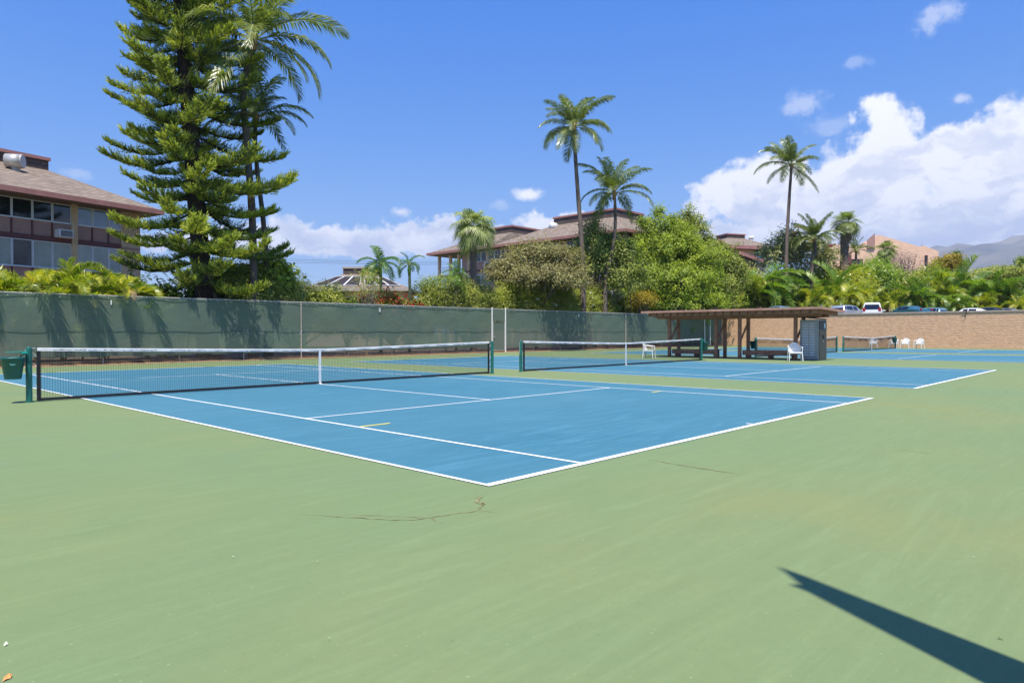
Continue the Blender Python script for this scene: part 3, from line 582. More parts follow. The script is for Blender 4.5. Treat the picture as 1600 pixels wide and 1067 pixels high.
# ================================================================== NETS
def net(i, x0, label):
    root = empty('tennis_net', (x0+CW/2, CL/2, 0), label, 'tennis net', 'tennis nets on one line across the courts'); hw = CW/2+.914
    for s in (-1, 1):
        b = MB(); b.lathe([(.055, 0), (.055, 1.05), (.048, 1.075), (0, 1.08)], 14, (s*hw, 0, 0)); b.lathe([(.075, 0), (.075, .02), (.056, .022)], 14, (s*hw, 0, 0)); b.cbox((s*(hw-.05), .0, 1.03), .02, .03, .05); b.build('post', POSTG, root)
    def top(x):
        t = min(1, abs(x)/(hw-.1)); return .925+.135*t**1.15
    xe = hw-.16; N_ = 64; nc = int(2*xe/.046)
    # cords
    V = []; r = .0024 if i < 2 else .0026
    def cord(a, c):
        a = np.array(a); c = np.array(c); d = unit(c-a); w = unit(np.cross(d, np.array([0, 1, 0.0])))*r; y = np.array([0, r, 0])
        for q_ in ((-w, w*.5+y), (w*.5+y, w*.5-y), (w*.5-y, -w)): V.extend([a+q_[0], a+q_[1], c+q_[1], c+q_[0]])
    def sag(x, f): return .028*math.sin(x*1.7+f*3)*.5*math.sin(math.pi*f)
    nv = 22; rows = [k/nv for k in range(nv+1)]; cols = np.linspace(-xe, xe, nc+1); zb = .05
    for f in rows:
        pts = [(x, sag(x, f), zb+(top(x)-.05-zb)*f) for x in cols[::6]]+[(xe, 0, zb+(top(xe)-.05-zb)*f)]
        for a, c in zip(pts[:-1], pts[1:]): cord(a, c)
    for x in cols:
        pts = [(x, sag(x, f), zb+(top(x)-.05-zb)*f) for f in (0, .33, .66, 1)]
        for a, c in zip(pts[:-1], pts[1:]): cord(a, c)
    # doubled upper part
    for x in cols+.023:
        if x < xe: cord((x, .012, top(x)-.05), (x, .012, top(x)-.05-.22))
    for k in range(5):
        f = .77+k*.046; pts = [(x, .012, zb+(top(x)-.05-zb)*f) for x in cols[::8]]
        for a, c in zip(pts[:-1], pts[1:]): cord(a, c)
    tag(link('net_mesh', npmesh('net_mesh', np.array(V), 4, NETM), root), kind='stuff')
    b = MB(); n = 60; x_ = np.linspace(-xe-.02, xe+.02, n+1)
    def strip(zlo, zhi, th, mb, xs_=x_, wob=0.0):
        vs_ = []
        for k, x in enumerate(xs_):
            zl, zh = zlo(x), zhi(x); o_ = wob*math.sin(k*1.9)
            vs_ += [(x, -th+o_, zl), (x, -th*.8+o_, zh-.006), (x, 0+o_, zh), (x, th*.8+o_, zh-.006), (x, th+o_, zl)]
        m_ = len(xs_); mb.add(vs_, [(k*5+j, (k+1)*5+j, (k+1)*5+j+1, k*5+j+1) for k in range(m_-1) for j in range(4)]+[(k*5+4, (k+1)*5+4, (k+1)*5, k*5) for k in range(m_-1)])
    strip(lambda x: top(x)-.058, lambda x: top(x)+.005, .011, b, wob=.0015); hb_ = b.build('headband', BANDW, root)
    # faded printing: unreadable dark and blue dashes along the band
    for nm, mt_, ph in (('faded_print', mat('faded_black_print', (.06, .055, .055), .7, .3, 20), 0), ('faded_print', mat('faded_blue_print', (.06, .14, .30), .7, .3, 20), 1)):
        m2 = MB(); rg = random.Random(i*3+ph); x = -xe+.25+ph*.62
        while x < xe-.3:
            L_ = rg.uniform(.25, .6); xx = x
            while xx < x+L_:
                l = rg.uniform(.012, .035); hz = rg.uniform(.004, .014); zc = top(xx)-.034+rg.uniform(-.005, .005); sl = rg.uniform(-.006, .006)
                yv = -.0135; m2.add([(xx, yv, zc-hz/2), (xx+l, yv, zc-hz/2+sl), (xx+l, yv, zc+hz/2+sl), (xx, yv, zc+hz/2)], [(0, 1, 2, 3)]); xx += l+rg.uniform(.002, .012)
            x += L_+rg.uniform(.15, .5)
        m2.build(nm, mt_, hb_)
    b = MB(); strip(lambda x: .022, lambda x: .075, .008, b, wob=.004); b.build('bottom_band', NETM, root)
    for s in (-1, 1):
        b = MB(); b.box(s*xe-.035, s*xe+.035, -.011, .011, .03, top(xe)-.055); sb = b.build('side_band', NETM, root)
        b = MB()
        for k in range(5): z = .09+k*.2; b.tube([(s*(xe+.03), -.014, z), (s*(hw-.05), -.0, z+.1)], .003, 4); b.tube([(s*(xe+.03), .014, z+.05), (s*(hw-.05), 0, z-.02)], .003, 4)
        b.build('lacing', BANDW if i == 0 else NETM, root)
    b = MB(); b.cbox((0, 0, (top(0)+.012)/2+.006), .055, .034, top(0)+.006); b.cbox((0, 0, .015), .09, .09, .02); b.build('centre_strap', BANDW, root)
    b = MB(); b.tube([(-hw, 0, 1.068)]+[(x, 0, top(x)-.004) for x in (-xe-.05,)], .004, 5); b.tube([(hw, 0, 1.068), (xe+.05, 0, top(xe)-.004)], .004, 5); b.tube([(-hw-.055, 0, .6), (-hw-.055, 0, 1.03), (-hw, 0, 1.085)], .005, 5); b.build('net_cable', BANDW, root)
    return root
net(0, CX[0], 'nearest tennis net with black cords and faded print on its white band')
net(1, CX[1], 'second tennis net from the left ending in front of the shelter')
net(2, CX[2], 'tennis net seen behind the shelter and grey shed')
net(3, CX[3], 'farthest tennis net with white chairs behind it near the wall')
def bin_(x, y, s, label):
    root = empty('litter_bin', (x, y, 0), label, 'bin', 'green bins hung on net posts')
    n = 20; prof = [(.0, .47), (.135, .47), (.14, .48), (.195, .85), (.212, .855), (.214, .885), (.195, .89), (.188, .87), (.13, .50), (0, .495)]
    b = MB(); b.lathe(prof, n, (s*.265, 0, 0))
    for k, v in enumerate(b.v):   # the side against the post is flattened
        if s*v[0] < .085: b.v[k] = (s*.085, v[1], v[2])
    bk = b.build('bucket', BING, root, True)
    b = MB(); b.lathe([(0, 0), (.035, 0), (.036, .004), (.03, .006), (0, .006)], 14); o = b.build('badge', mat('badge_print', (.10, .26, .24), .5, .1, 9), bk, loc=(s*.30, -.172, .76), rot=(R_(84), 0, R_(12*s))); o.scale = (1.3, .6, 1)
    P1 = [(s*.04, -.07), (s*.20, -.065), (s*.36, -.035), (s*.38, 0), (s*.36, .035), (s*.20, .065), (s*.04, .07)][::(1 if s > 0 else -1)]; P2 = [(s*.04, -.08), (s*.14, -.07), (s*.14, .07), (s*.04, .08)][::(1 if s > 0 else -1)]
    b = MB(); b.prism(P1, .985, 1.0); b.build('shelf', TEAL, root); b = MB(); b.prism(P2, .955, .984); b.build('shelf_bracket', TEAL, root)
    b = MB(); b.tube([(s*.06, 0, .95), (s*.13, 0, .93), (s*.15, 0, .86)], .012, 6); b.build('hook', NETM, root)
bin_(CX[0]-.914, CL/2-.03, -1, 'green plastic bin hung on the left post of the nearest net')
bin_(CX[1]+CW+.914, CL/2-.02, 1, 'green plastic bin hung on the net post in front of the shelter')
bin_(CX[2]-.914, CL/2, -1, 'green plastic bin on the net post seen through the shelter')
bin_(CX[3]+CW+.914, CL/2, -1, 'small dark green bin at the far net end beside the white chairs')

# ================================================================== SHELTER
def shelter():
    X0, X1 = 29.5, 30.5; root = empty('court_shelter', (30, 12.2, 0), 'brown wooden shade shelter with flat sloping roof and benches', 'shelter'); ox, oy = -30, -12.2
    Ys = [15.64, 12.86, 11.56, 8.72]
    def L(x, y, z): return (x+ox, y+oy, z)
    for y in Ys:
        for x, h in ((X0, 2.19), (X1, 2.13)):
            b = MB(); c = L(x, y, h/2); b.cbox(c, .15, .15, h); b.build('post', BROWNW, root, bevel=.006)
    for y, s in ((15.64, -1), (12.86, 1), (11.56, -1), (8.72, 1)):
        b = MB(); b.bar(L(X0+.03, y+s*.10, 1.05), L(X1+.02, y+s*.10, 1.75), .05, .12) if False else None
        b.bar(L(X0+.12, y, .95), L(X1-.05, y, 1.85), .05, .11); b.build('brace', BROWNW, root, bevel=.004)
    def zr(x): return 2.46-.035*(x-28.5)
    ya, yb = 7.25, 16.6
    for x in (X0, X1):
        b = MB(); b.box(x-.05+ox, x+.05+ox, ya+.25+oy, yb-.2+oy, zr(x)-.32, zr(x)-.16); b.build('beam', BROWNW, root, bevel=.005)
    n = 22; me = None
    for k in range(n):
        y = ya+.12+(yb-ya-.24)*k/(n-1)
        if me is None:
            m_ = MB(); m_.bar((28.74+ox, 0, zr(28.74)-.125), (31.25+ox, 0, zr(31.25)-.125), .05, .19); me = m_.mesh('rafter', BROWNW)
        link('rafter', me, root, (0, y+oy, 0))
    b = MB(); b.box(28.72+ox, 28.76+ox, ya+oy, yb+oy, zr(28.75)-.21, zr(28.75)-.03)
    # blocking boards between the rafter ends, set back so each rafter end reads; colour lightened against the overhang's shade
    b2 = MB()
    for k in range(n-1):
        y = ya+.12+(yb-ya-.24)*(k+.5)/(n-1); b2.box(28.84+ox, 28.87+ox, y-.185+oy, y+.185+oy, zr(29)-.215, zr(29)-.03)
    b2.build('blocking', mat('lightened_brown_board', (.36, .20, .145), .8, .2, 3), root, kind='stuff')
    # roof: boards side by side, front fascia
    nb = 9; w = (yb-ya+.3)/nb; rg = random.Random(2)
    for k in range(nb):
        y0_ = ya-.15+k*w; dz = rg.uniform(-.003, .004)
        b = MB(); x0, x1 = 28.42, 31.35; z0_, z1_ = zr(x0)+dz, zr(x1)+dz
        b.add([(x0+ox, y0_+.006+oy, z0_-.02), (x1+ox, y0_+.006+oy, z1_-.02), (x1+ox, y0_+w-.006+oy, z1_-.02), (x0+ox, y0_+w-.006+oy, z0_-.02), (x0+ox, y0_+.006+oy, z0_+.03), (x1+ox, y0_+.006+oy, z1_+.03), (x1+ox, y0_+w-.006+oy, z1_+.03), (x0+ox, y0_+w-.006+oy, z0_+.03)],
              [(0, 3, 2, 1), (4, 5, 6, 7), (0, 1, 5, 4), (1, 2, 6, 5), (2, 3, 7, 6), (3, 0, 4, 7)]); b.build('roof_board', ROOFB, root)
    for k, (a, c) in enumerate(((ya-.17, 11.9), (11.905, yb+.17))):
        b = MB(); b.box(28.375+ox, 28.417+ox, a+oy, c+oy, zr(28.4)-.045, zr(28.4)+.06); b.build('fascia', ROOFB, root)
    b = MB()
    b.add([(28.375+ox, ya-.2+oy, 2.40), (31.4+ox, ya-.2+oy, 2.30), (31.4+ox, ya-.16+oy, 2.30), (28.375+ox, ya-.16+oy, 2.40), (28.375+ox, ya-.2+oy, 2.515), (31.4+ox, ya-.2+oy, 2.41), (31.4+ox, ya-.16+oy, 2.41), (28.375+ox, ya-.16+oy, 2.515)], [(0, 3, 2, 1), (4, 5, 6, 7), (0, 1, 5, 4), (1, 2, 6, 5), (2, 3, 7, 6), (3, 0, 4, 7)]); b.build('fascia', ROOFB, root)
    # benches
    for a, c in ((12.95, 15.55), (8.82, 11.47)):
        be = MB(); be.box(X0+.12+ox, X0+.22+ox, a+oy, c+oy, .20, .40); bench = be.build('bench', BROWNW, root, bevel=.004)
        for k in range(4):
            p = MB(); p.box(X0+.10+k*.19+ox, X0+.27+k*.19+ox, a+oy, c+oy, .405, .445); p.build('seat_plank', BROWNW, bench)
        for y in (a+.15, (a+c)/2, c-.15): p = MB(); p.box(X0+.24+ox, X0+.78+ox, y-.04+oy, y+.04+oy, .0, .40); p.build('bench_leg', BROWNW, bench)
shelter()
def shed():
    X0, X1, Y0, Y1 = 29.72, 30.75, 7.72, 8.60; root = empty('storage_shed', ((X0+X1)/2, (Y0+Y1)/2, 0), 'narrow grey plastic storage shed with dark lid beside the shelter', 'shed'); ox, oy = -(X0+X1)/2, -(Y0+Y1)/2
    b = MB(); b.box(X0+ox, X1+ox, Y0+oy, Y1+oy, .02, 1.96); b.build('body', mat('shed_shaded_plastic', (.33, .32, .31), .5, .06, 5), root, bevel=.02)  # body coloured darker to paint shade into the gaps between the ribs
    zl = [.22+k*.125 for k in range(13)]
    for z in zl:
        for a, c in ((Y0+.18, Y0+.42), (Y0+.46, Y1-.10)):
            b = MB(); b.add([(X0-.002+ox, a+oy, z), (X0-.002+ox, c+oy, z), (X0-.038+ox, c+oy, z+.008), (X0-.038+ox, a+oy, z+.008), (X0-.002+ox, a+oy, z+.085), (X0-.002+ox, c+oy, z+.085)], [(0, 1, 2, 3), (3, 2, 5, 4), (0, 3, 4), (1, 5, 2)]); b.build('louvre_rib', SHED_LIT, root)
    b = MB(); b.add([(X0-.06+ox, Y0-.06+oy, 1.99), (X1+.05+ox, Y0-.06+oy, 1.95), (X1+.05+ox, Y1+.05+oy, 2.05), (X0-.06+ox, Y1+.05+oy, 2.09), (X0-.06+ox, Y0-.06+oy, 2.03), (X1+.05+ox, Y0-.06+oy, 1.99), (X1+.05+ox, Y1+.05+oy, 2.09), (X0-.06+ox, Y1+.05+oy, 2.13)],
                    [(0, 3, 2, 1), (4, 5, 6, 7), (0, 1, 5, 4), (1, 2, 6, 5), (2, 3, 7, 6), (3, 0, 4, 7)]); b.build('lid', SHEDD, root, bevel=.01)
    b = MB(); b.box(X0+.04+ox, X1-.03+ox, Y0-.03+oy, Y0-.003+oy, .06, 1.45); d = b.build('door', SHEDB, root, bevel=.006)
    b = MB(); b.box(X0+.08+ox, X1-.08+ox, Y0-.037+oy, Y0-.032+oy, .10, .40); b.build('raised_panel', SHEDB, d); b = MB(); b.box(X0+.08+ox, X1-.08+ox, Y0-.037+oy, Y0-.032+oy, 1.22, 1.38); b.build('raised_panel', SHEDB, d)
    b = MB(); b.box(X0+.04+ox, X1-.03+ox, Y0-.03+oy, Y0-.003+oy, 1.47, 1.90); b.build('door', SHEDD, root, bevel=.006, label='dark upper door leaf with a pale blue sticker')
    b = MB(); b.cbox((X0+.52+ox, Y0-.045+oy, .92), .05, .03, .05); b.build('door_knob', WHITE, d)
    b = MB(); b.tube([(X0+.42+ox, Y0-.05+oy, 1.2), (X0+.5+ox, Y0-.06+oy, 1.05), (X0+.56+ox, Y0-.05+oy, 1.18)], .012, 5); b.build('door_handle', NETM, d)
    st = mat('pale_blue_sticker', (.30, .50, .60), .5, .1, 9); s = MB()
    sgn = MB(); sgn.box(X0+.62+ox, X0+.84+ox, Y0-.038+oy, Y0-.032+oy, 1.52, 1.80); so = sgn.build('sticker', st, root)
    s.box(X0+.66+ox, X0+.78+ox, Y0-.042+oy, Y0-.0385+oy, 1.60, 1.74); s.build('sticker_print', WHITE, so)
shed()

# ------------------------------------------------------------------ plastic chairs
def chair_proto():
    P = {}
    w, dpt, sh = .25, .24, .41
    b = MB()
    for i in range(6):
        y0 = -dpt+i*.08; b.prism([(-w+.02*(i > 3), y0+.004), (w-.02*(i > 3), y0+.004), (w-.02*(i > 3), y0+.076), (-w+.02*(i > 3), y0+.076)], sh-.005*math.sin(i/5*3.14), sh+.022-.01*math.sin(i/5*3.14))
    b.box(-w-.01, w+.01, -dpt-.02, -dpt, sh-.055, sh+.02); b.box(-w-.02, -w, -dpt, dpt, sh-.05, sh+.015); b.box(w, w+.02, -dpt, dpt, sh-.05, sh+.015); P['seat'] = b.mesh('seat', WHITE)
    # backrest: rounded, gently wrapped round, with vertical slots
    b = MB(); n = 13; vs_ = []
    def bp(a, t): # a -1..1 across, t 0..1 up
        hgt = .44*math.sqrt(max(0, 1-abs(a)**2.6)); x = a*.27; y = .23+.05*t-(abs(a)**2)*.12+.07*t; return (x, y, sh+.0+t*hgt)
    for k in range(-6, 6):
        a0, a1 = k/6.05+.012*(1), (k+1)/6.05-.012
        pts = []
        for t in (0.02, .35, .7, 1):
            pts.append((bp(a0, t), bp(a1, t)))
        for (p, q_), (r_, s_) in zip(pts[:-1], pts[1:]):
            f = [p, q_, s_, r_]; g = [(x, y+.012, z) for x, y, z in f]; b.add(f+g, [(0, 1, 2, 3), (7, 6, 5, 4), (0, 4, 5, 1), (1, 5, 6, 2), (2, 6, 7, 3), (3, 7, 4, 0)])
    rim = [bp(-1+2*i/16, 1) for i in range(17)]; b.tube(rim, .018, 6); b.tube([bp(-1+2*i/8, .45) for i in range(9)], .014, 5); P['backrest'] = b.mesh('backrest', WHITE)
    for s, nm in ((-1, 'armrest_l'), (1, 'armrest_r')):
        b = MB(); b.tube([(s*.27, .24, sh+.30), (s*.30, .10, sh+.245), (s*.30, -.12, sh+.225), (s*.285, -.24, sh+.20)], [.02, .028, .03, .022], 6); P[nm] = b.mesh('armrest', WHITE)
    for (sx, sy), nm in (((-1, -1), 'lfl'), ((1, -1), 'lfr'), ((-1, 1), 'lbl'), ((1, 1), 'lbr')):
        b = MB(); zt = sh+.20 if sy < 0 else sh+.30; b.bar((sx*.305, sy*.27, 0), (sx*.275, sy*.24, sh), .045, .035); b.bar((sx*.275, sy*.24, sh), (sx*.285, sy*.235, zt), .038, .03); P[nm] = b.mesh('leg', WHITE)
    return P
CP = chair_proto()
def chair(x, y, rz, label, group=None):
    root = empty('plastic_chair', (x, y, 0), label, 'chair', 'white plastic armchairs round the courts', R_(rz))
    for k, me in CP.items(): link('leg' if k.startswith('l') else ('armrest' if k.startswith('arm') else k), me, root)
chair(28.75, 8.45, -60, 'white plastic armchair with round back in front of the grey shed')
chair(27.6, 15.75, 18, 'white plastic armchair by the left end of the shelter, facing right')
chair(60.6, 14.0, -80, 'white plastic chair seen through the middle of the farthest net')
chair(60.3, 12.35, -95, 'white plastic chair half hidden behind the farthest net end')
chair(60.2, 11.45, -88, 'white plastic chair just right of the farthest net post')
chair(60.0, 10.4, -100, 'rightmost white plastic chair standing clear in front of the tan wall')
# orange cone-like scrap by fence foot is litter; fallen leaves near the camera
def leaf_litter():
    x, y = -3.60, -1.08
    b = MB(); b.add([(0, 0, .002), (.03, .012, .022), (.065, .006, .030), (.085, 0, .012), (.05, -.02, .004), (.02, -.012, .010)], [(0, 1, 5), (1, 2, 4, 5), (2, 3, 4)])
    return b
def fall(x, y, col, label, s=1, rz=0, nm='fallen_leaf'):
    o = leaf_litter().build(nm, col, loc=(x, y, .002), rot=(0, 0, rz)); o.scale = (s, s, s); tag(o, label, 'leaf')
LO = mat('dry_orange_leaf', (.62, .27, .08), .7, .3, 30); LP = mat('pale_dry_leaf', (.55, .58, .40), .7, .2, 30)
def gp(u, v):
    a = u-800; bb = 533.5-v; d = cF+cR*a/FPX+cU*bb/FPX; t = -CAM[2]/d[2]; return CAM+d*t
p = gp(2, 1064); fall(p[0], p[1], LO, 'curled orange dry leaf on the green court at the lower left edge', .55, .6)
p = gp(5, 1009); fall(p[0], p[1], LP, 'pale dry leaf sliver on the court above the orange leaf', .42, 1.0)
p = gp(1568, 1001); fall(p[0], p[1], LP, 'pale dry leaf sliver just above the big shadow at right', .35, 2.2)
rng = np.random.default_rng(8); n = 150; P = np.stack([rng.uniform(-4, 14, n), rng.uniform(-8, 14, n), np.full(n, .012)], 1); D = rng.normal(size=(n, 3))*[1, 1, .1]; s = rng.uniform(.008, .022, n)
tag(link('leaf_litter', npmesh('leaf_litter', leaf_quads(P, D, np.tile([0, 0, 1.0], (n, 1)), s, s*.35), 4, LP)), 'tiny pale plant crumbs scattered over the court', kind='stuff')
# tall tapered mast, unseen; added and shaped to cast the shadow across the corner
def mast():
    Hm = 6.0; B0 = Vector((-1.52, -5.05, 0)); T0 = Vector((-.36-.27*Hm, -2.66-.26*Hm, Hm)); ax = (T0-B0)
    root = empty('shadow_mast', B0, 'unseen leaning tapered mast added to cast the shadow across the lower right corner', 'mast')
    def P(z, q=0, e=0): p = ax*(z/Hm); return (p.x+.9*q+.437*e, p.y-.437*q+.9*e, p.z)
    b = MB(); zz = np.linspace(0, Hm-.70, 9); b.tube([P(z) for z in zz], [.262-.20*(z/Hm) for z in zz], 20); b.build('shaft', GALV, root, True)
    Q = [(-.084, Hm-.74), (.084, Hm-.74), (.075, Hm-.40), (.045, Hm+.02), (-.02, Hm-.42), (-.045, Hm-.60), (-.098, Hm-.55)]  # outline made up to give the cast shadow its notched tip
    b = MB(); n = len(Q); V = [P(z, q, e) for e in (-.02, .02) for q, z in Q]; b.add(V, [tuple(range(n)), tuple(range(2*n-1, n-1, -1))]+[(i, n+i, n+(i+1) % n, (i+1) % n) for i in range(n)]); b.build('shadow_tip', GALV, root)
mast()

# ================================================================== BUILDINGS
def roof(name, polys, mt, parent, thick=.0):
    """shingled planes; texture runs along the eave and up the slope"""
    me = bpy.data.meshes.new(name); V = []; F = []; UVs = []
    for P in polys:
        P = [Vector(p) for p in P]; n = (P[1]-P[0]).cross(P[2]-P[0]).normalized(); h = Vector((0, 0, 1)).cross(n); h = h.normalized() if h.length > .05 else Vector((1, 0, 0)); up_ = n.cross(h)
        F.append(tuple(range(len(V), len(V)+len(P)))); V += [tuple(p) for p in P]; UVs += [(p.dot(h), p.dot(up_)) for p in P]
    me.from_pydata(V, [], F); uv = me.uv_layers.new(name='UVMap')
    for i, l in enumerate(me.loops): uv.data[i].uv = UVs[l.vertex_index]
    me.materials.append(mt); me.update(); return link(name, me, parent)
def hip(parent, x0, x1, y0, y1, z0, bx0, bx1, by0, by1, z1, boxh, fasc=.26, boxmat=None, vent=None, fmat=None, skip=()):
    fmat = fmat or FASCIA
    A = [(x0, y0, z0), (x1, y0, z0), (x1, y1, z0), (x0, y1, z0)]; B = [(bx0, by0, z1), (bx1, by0, z1), (bx1, by1, z1), (bx0, by1, z1)]
    r = roof('roof', [[A[i], A[(i+1) % 4], B[(i+1) % 4], B[i]] for i in range(4)]+[[B[0], B[1], B[2], B[3]]], SHING, parent)
    b = MB(); t = .06
    b.box(x0, x1, y0-t, y0-.002, z0-fasc, z0+.03); b.box(x0, x1, y1+.002, y1+t, z0-fasc, z0+.03); b.box(x0-t, x0-.002, y0-t, y1+t, z0-fasc, z0+.03); b.box(x1+.002, x1+t, y0-t, y1+t, z0-fasc, z0+.03)
    b.build('fascia', fmat, parent)
    b = MB(); b.box(x0+.01, x1-.01, y0+.01, y1-.01, z0-fasc+.03, z0-fasc+.07); b.build('soffit', mat('soffit_board', (.22, .15, .12), .8, .12, 2), parent)
    if boxh:
        pl = [(bx0, by0), (bx1, by0), (bx1, by1), (bx0, by1)]; zb = z1-.5; zt = z1+boxh
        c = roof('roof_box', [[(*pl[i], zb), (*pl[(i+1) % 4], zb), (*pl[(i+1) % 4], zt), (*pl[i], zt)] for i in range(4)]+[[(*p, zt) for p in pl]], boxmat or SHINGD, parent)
        m_ = MB(); e = .1; m_.box(bx0-e, bx1+e, by0-e, by1+e, zt+.002, zt+.20); m_.build('box_cap', fmat, c)
    return r
def window(parent, x0, x1, z0, z1, y=0.0, glass=None, fr=.045, yf=-.03):
    b = MB(); b.box(x0, x1, y+yf, y+.04, z0, z0+fr); b.box(x0, x1, y+yf, y+.04, z1-fr, z1); b.box(x0, x0+fr, y+yf, y+.04, z0+fr, z1-fr); b.box(x1-fr, x1, y+yf, y+.04, z0+fr, z1-fr)
    w = b.build('window', FRAMEW, parent); b = MB(); b.box(x0+fr, x1-fr, y+.0, y+.015, z0+fr, z1-fr); b.build('pane', glass or DARKGL, w); return w

def left_building():
    root = empty('apartment_building', (11.675, 44.03, 0), 'brown three storey apartment block with dusty pink eaves at the left edge', 'building', 'shingle roofed apartment blocks', R_(12.7))
    x0 = -27.0
    b = MB(); b.box(x0, -.02, .08, 13, 0, 9.15); b.build('wall', MAUVE, root)
    b = MB(); b.box(-1.17, 0.0, -.02, .078, 0, 9.12); b.box(.002, .06, .0, 13, 0, 9.12); b.build('block_pier', STUCCO2, root)
    for k in range(1, 8): m_ = MB(); m_.box(-1.17+k*.15, -1.17+k*.15+.012, -.028, -.021, 7.0, 9.1); m_.build('pier_groove', MAUVE, root)
    b = MB(); b.box(-1.17, .0, -.05, -.022, 6.72, 6.84); b.build('belt_trim', MAUVE, root)
    mull = [-1.19, -1.97, -2.94, -3.83]; piers = [(-4.16, -3.83)]
    left = [-4.16-1.045*k for k in range(0, 9)]; piers.append((left[-1]-.33, left[-1])); left2 = [left[-1]-.33-1.045*k for k in range(0, 9)]
    for a, c in piers: b = MB(); b.box(a, c, -.10, .078, 0, 9.12); b.build('block_pier', STUCCO2, root)
    glU = [PALEGL, PALEGL, PALEGL]; rg = random.Random(4)
    greyc = mat('grey_curtained_glass', (.38, .41, .35), .2, .2, 1.0, spec=.6); bluec = mat('sky_reflecting_glass', (.20, .27, .35), .05, .3, .8, spec=1.0); darkc = mat('dim_curtained_glass', (.16, .14, .13), .25, .25, 1.0, spec=.5)
    groups = [(mull, True), (left, False), (left2, False)]
    for gi, (g, first) in enumerate(groups):
        for i in range(len(g)-1):
            xb_, xa_ = g[i], g[i+1]
            window(root, xa_+.01, xb_-.01, 7.88, 8.98, glass=(bluec if first else DARKGL))
            window(root, xa_+.01, xb_-.01, 5.17, 6.70, glass=rg.choice([greyc, greyc, darkc]))
            window(root, xa_+.01, xb_-.01, 2.45, 3.95, glass=rg.choice([greyc, darkc]))
            for z0, z1 in ((7.02, 7.84), (4.25, 5.13)):
                b = MB(); b.box(xa_+.05, xb_-.05, .03, .075, z0, z1); b.build('spandrel_panel', MAUVE, root)
            for z0, z1 in ((7.0, 7.86), (4.23, 5.15)): b = MB(); b.box(xa_-.035, xa_+.035, -.02, .077, z0, z1); b.build('batten', MAROON, root)
        xa_, xb_ = g[-1], g[0]
        b = MB(); b.box(xa_, xb_, -.05, .028, 6.74, 6.98); b.box(xa_, xb_, -.05, .028, 4.0, 4.22); b.build('belt_trim', MAROON, root)
        b = MB(); b.box(xa_, xb_, -.06, .028, 7.84, 7.878); b.box(xa_, xb_, -.06, .028, 5.13, 5.168); b.build('sill', FRAMEW, root)
    hip(root, x0-1, .85, -1.25, 14.2, 9.32, -19, -2.9, 5.2, 7.8, 11.95, .62)
    # recessed tall windows under the eave read darker; round metal duct by the roof box
    b = MB(); b.tube([(-5.95, 3.7, 11.75), (-5.35, 3.1, 11.75)], .42, 20); v = b.build('roof_duct', mat('duct_metal', (.55, .53, .48), .35, .15, 5, metal=.4), root, True)
    b = MB(); b.tube([(-5.36, 3.11, 11.75), (-5.31, 3.06, 11.75)], [.43, .40], 20); b.build('duct_cap', GALV, v)
    b = MB(); b.box(-5.8, -5.4, 3.2, 3.6, 10.7, 11.5); b.build('duct_stand', GALV, v)
    # window air conditioner
    ac = empty('air_conditioner', (0, 0, 0), 'white window air conditioner on the left apartment block', 'air conditioner'); ac.parent = None
    ac.matrix_world = Matrix.Translation((11.675, 44.03, 0)) @ Matrix.Rotation(R_(12.7), 4, 'Z') @ Matrix.Translation((-4.72, -.2, 6.98))
    b = MB(); b.cbox((0, -.12, .23), .78, .6, .46, .02); b.build('casing', WHITE, ac, bevel=.01)
    b = MB()
    b.box(-.32, .32, -.432, -.422, .05, .40)
    gr = b.build('grille', mat('grille_grey', (.16, .16, .16), .5), ac); b = MB()
    for k in range(9): b.box(-.31, .31, -.44, -.433, .07+k*.036, .08+k*.036)
    tag(b.build('grille_fins', GALV, gr), kind='stuff')
left_building()

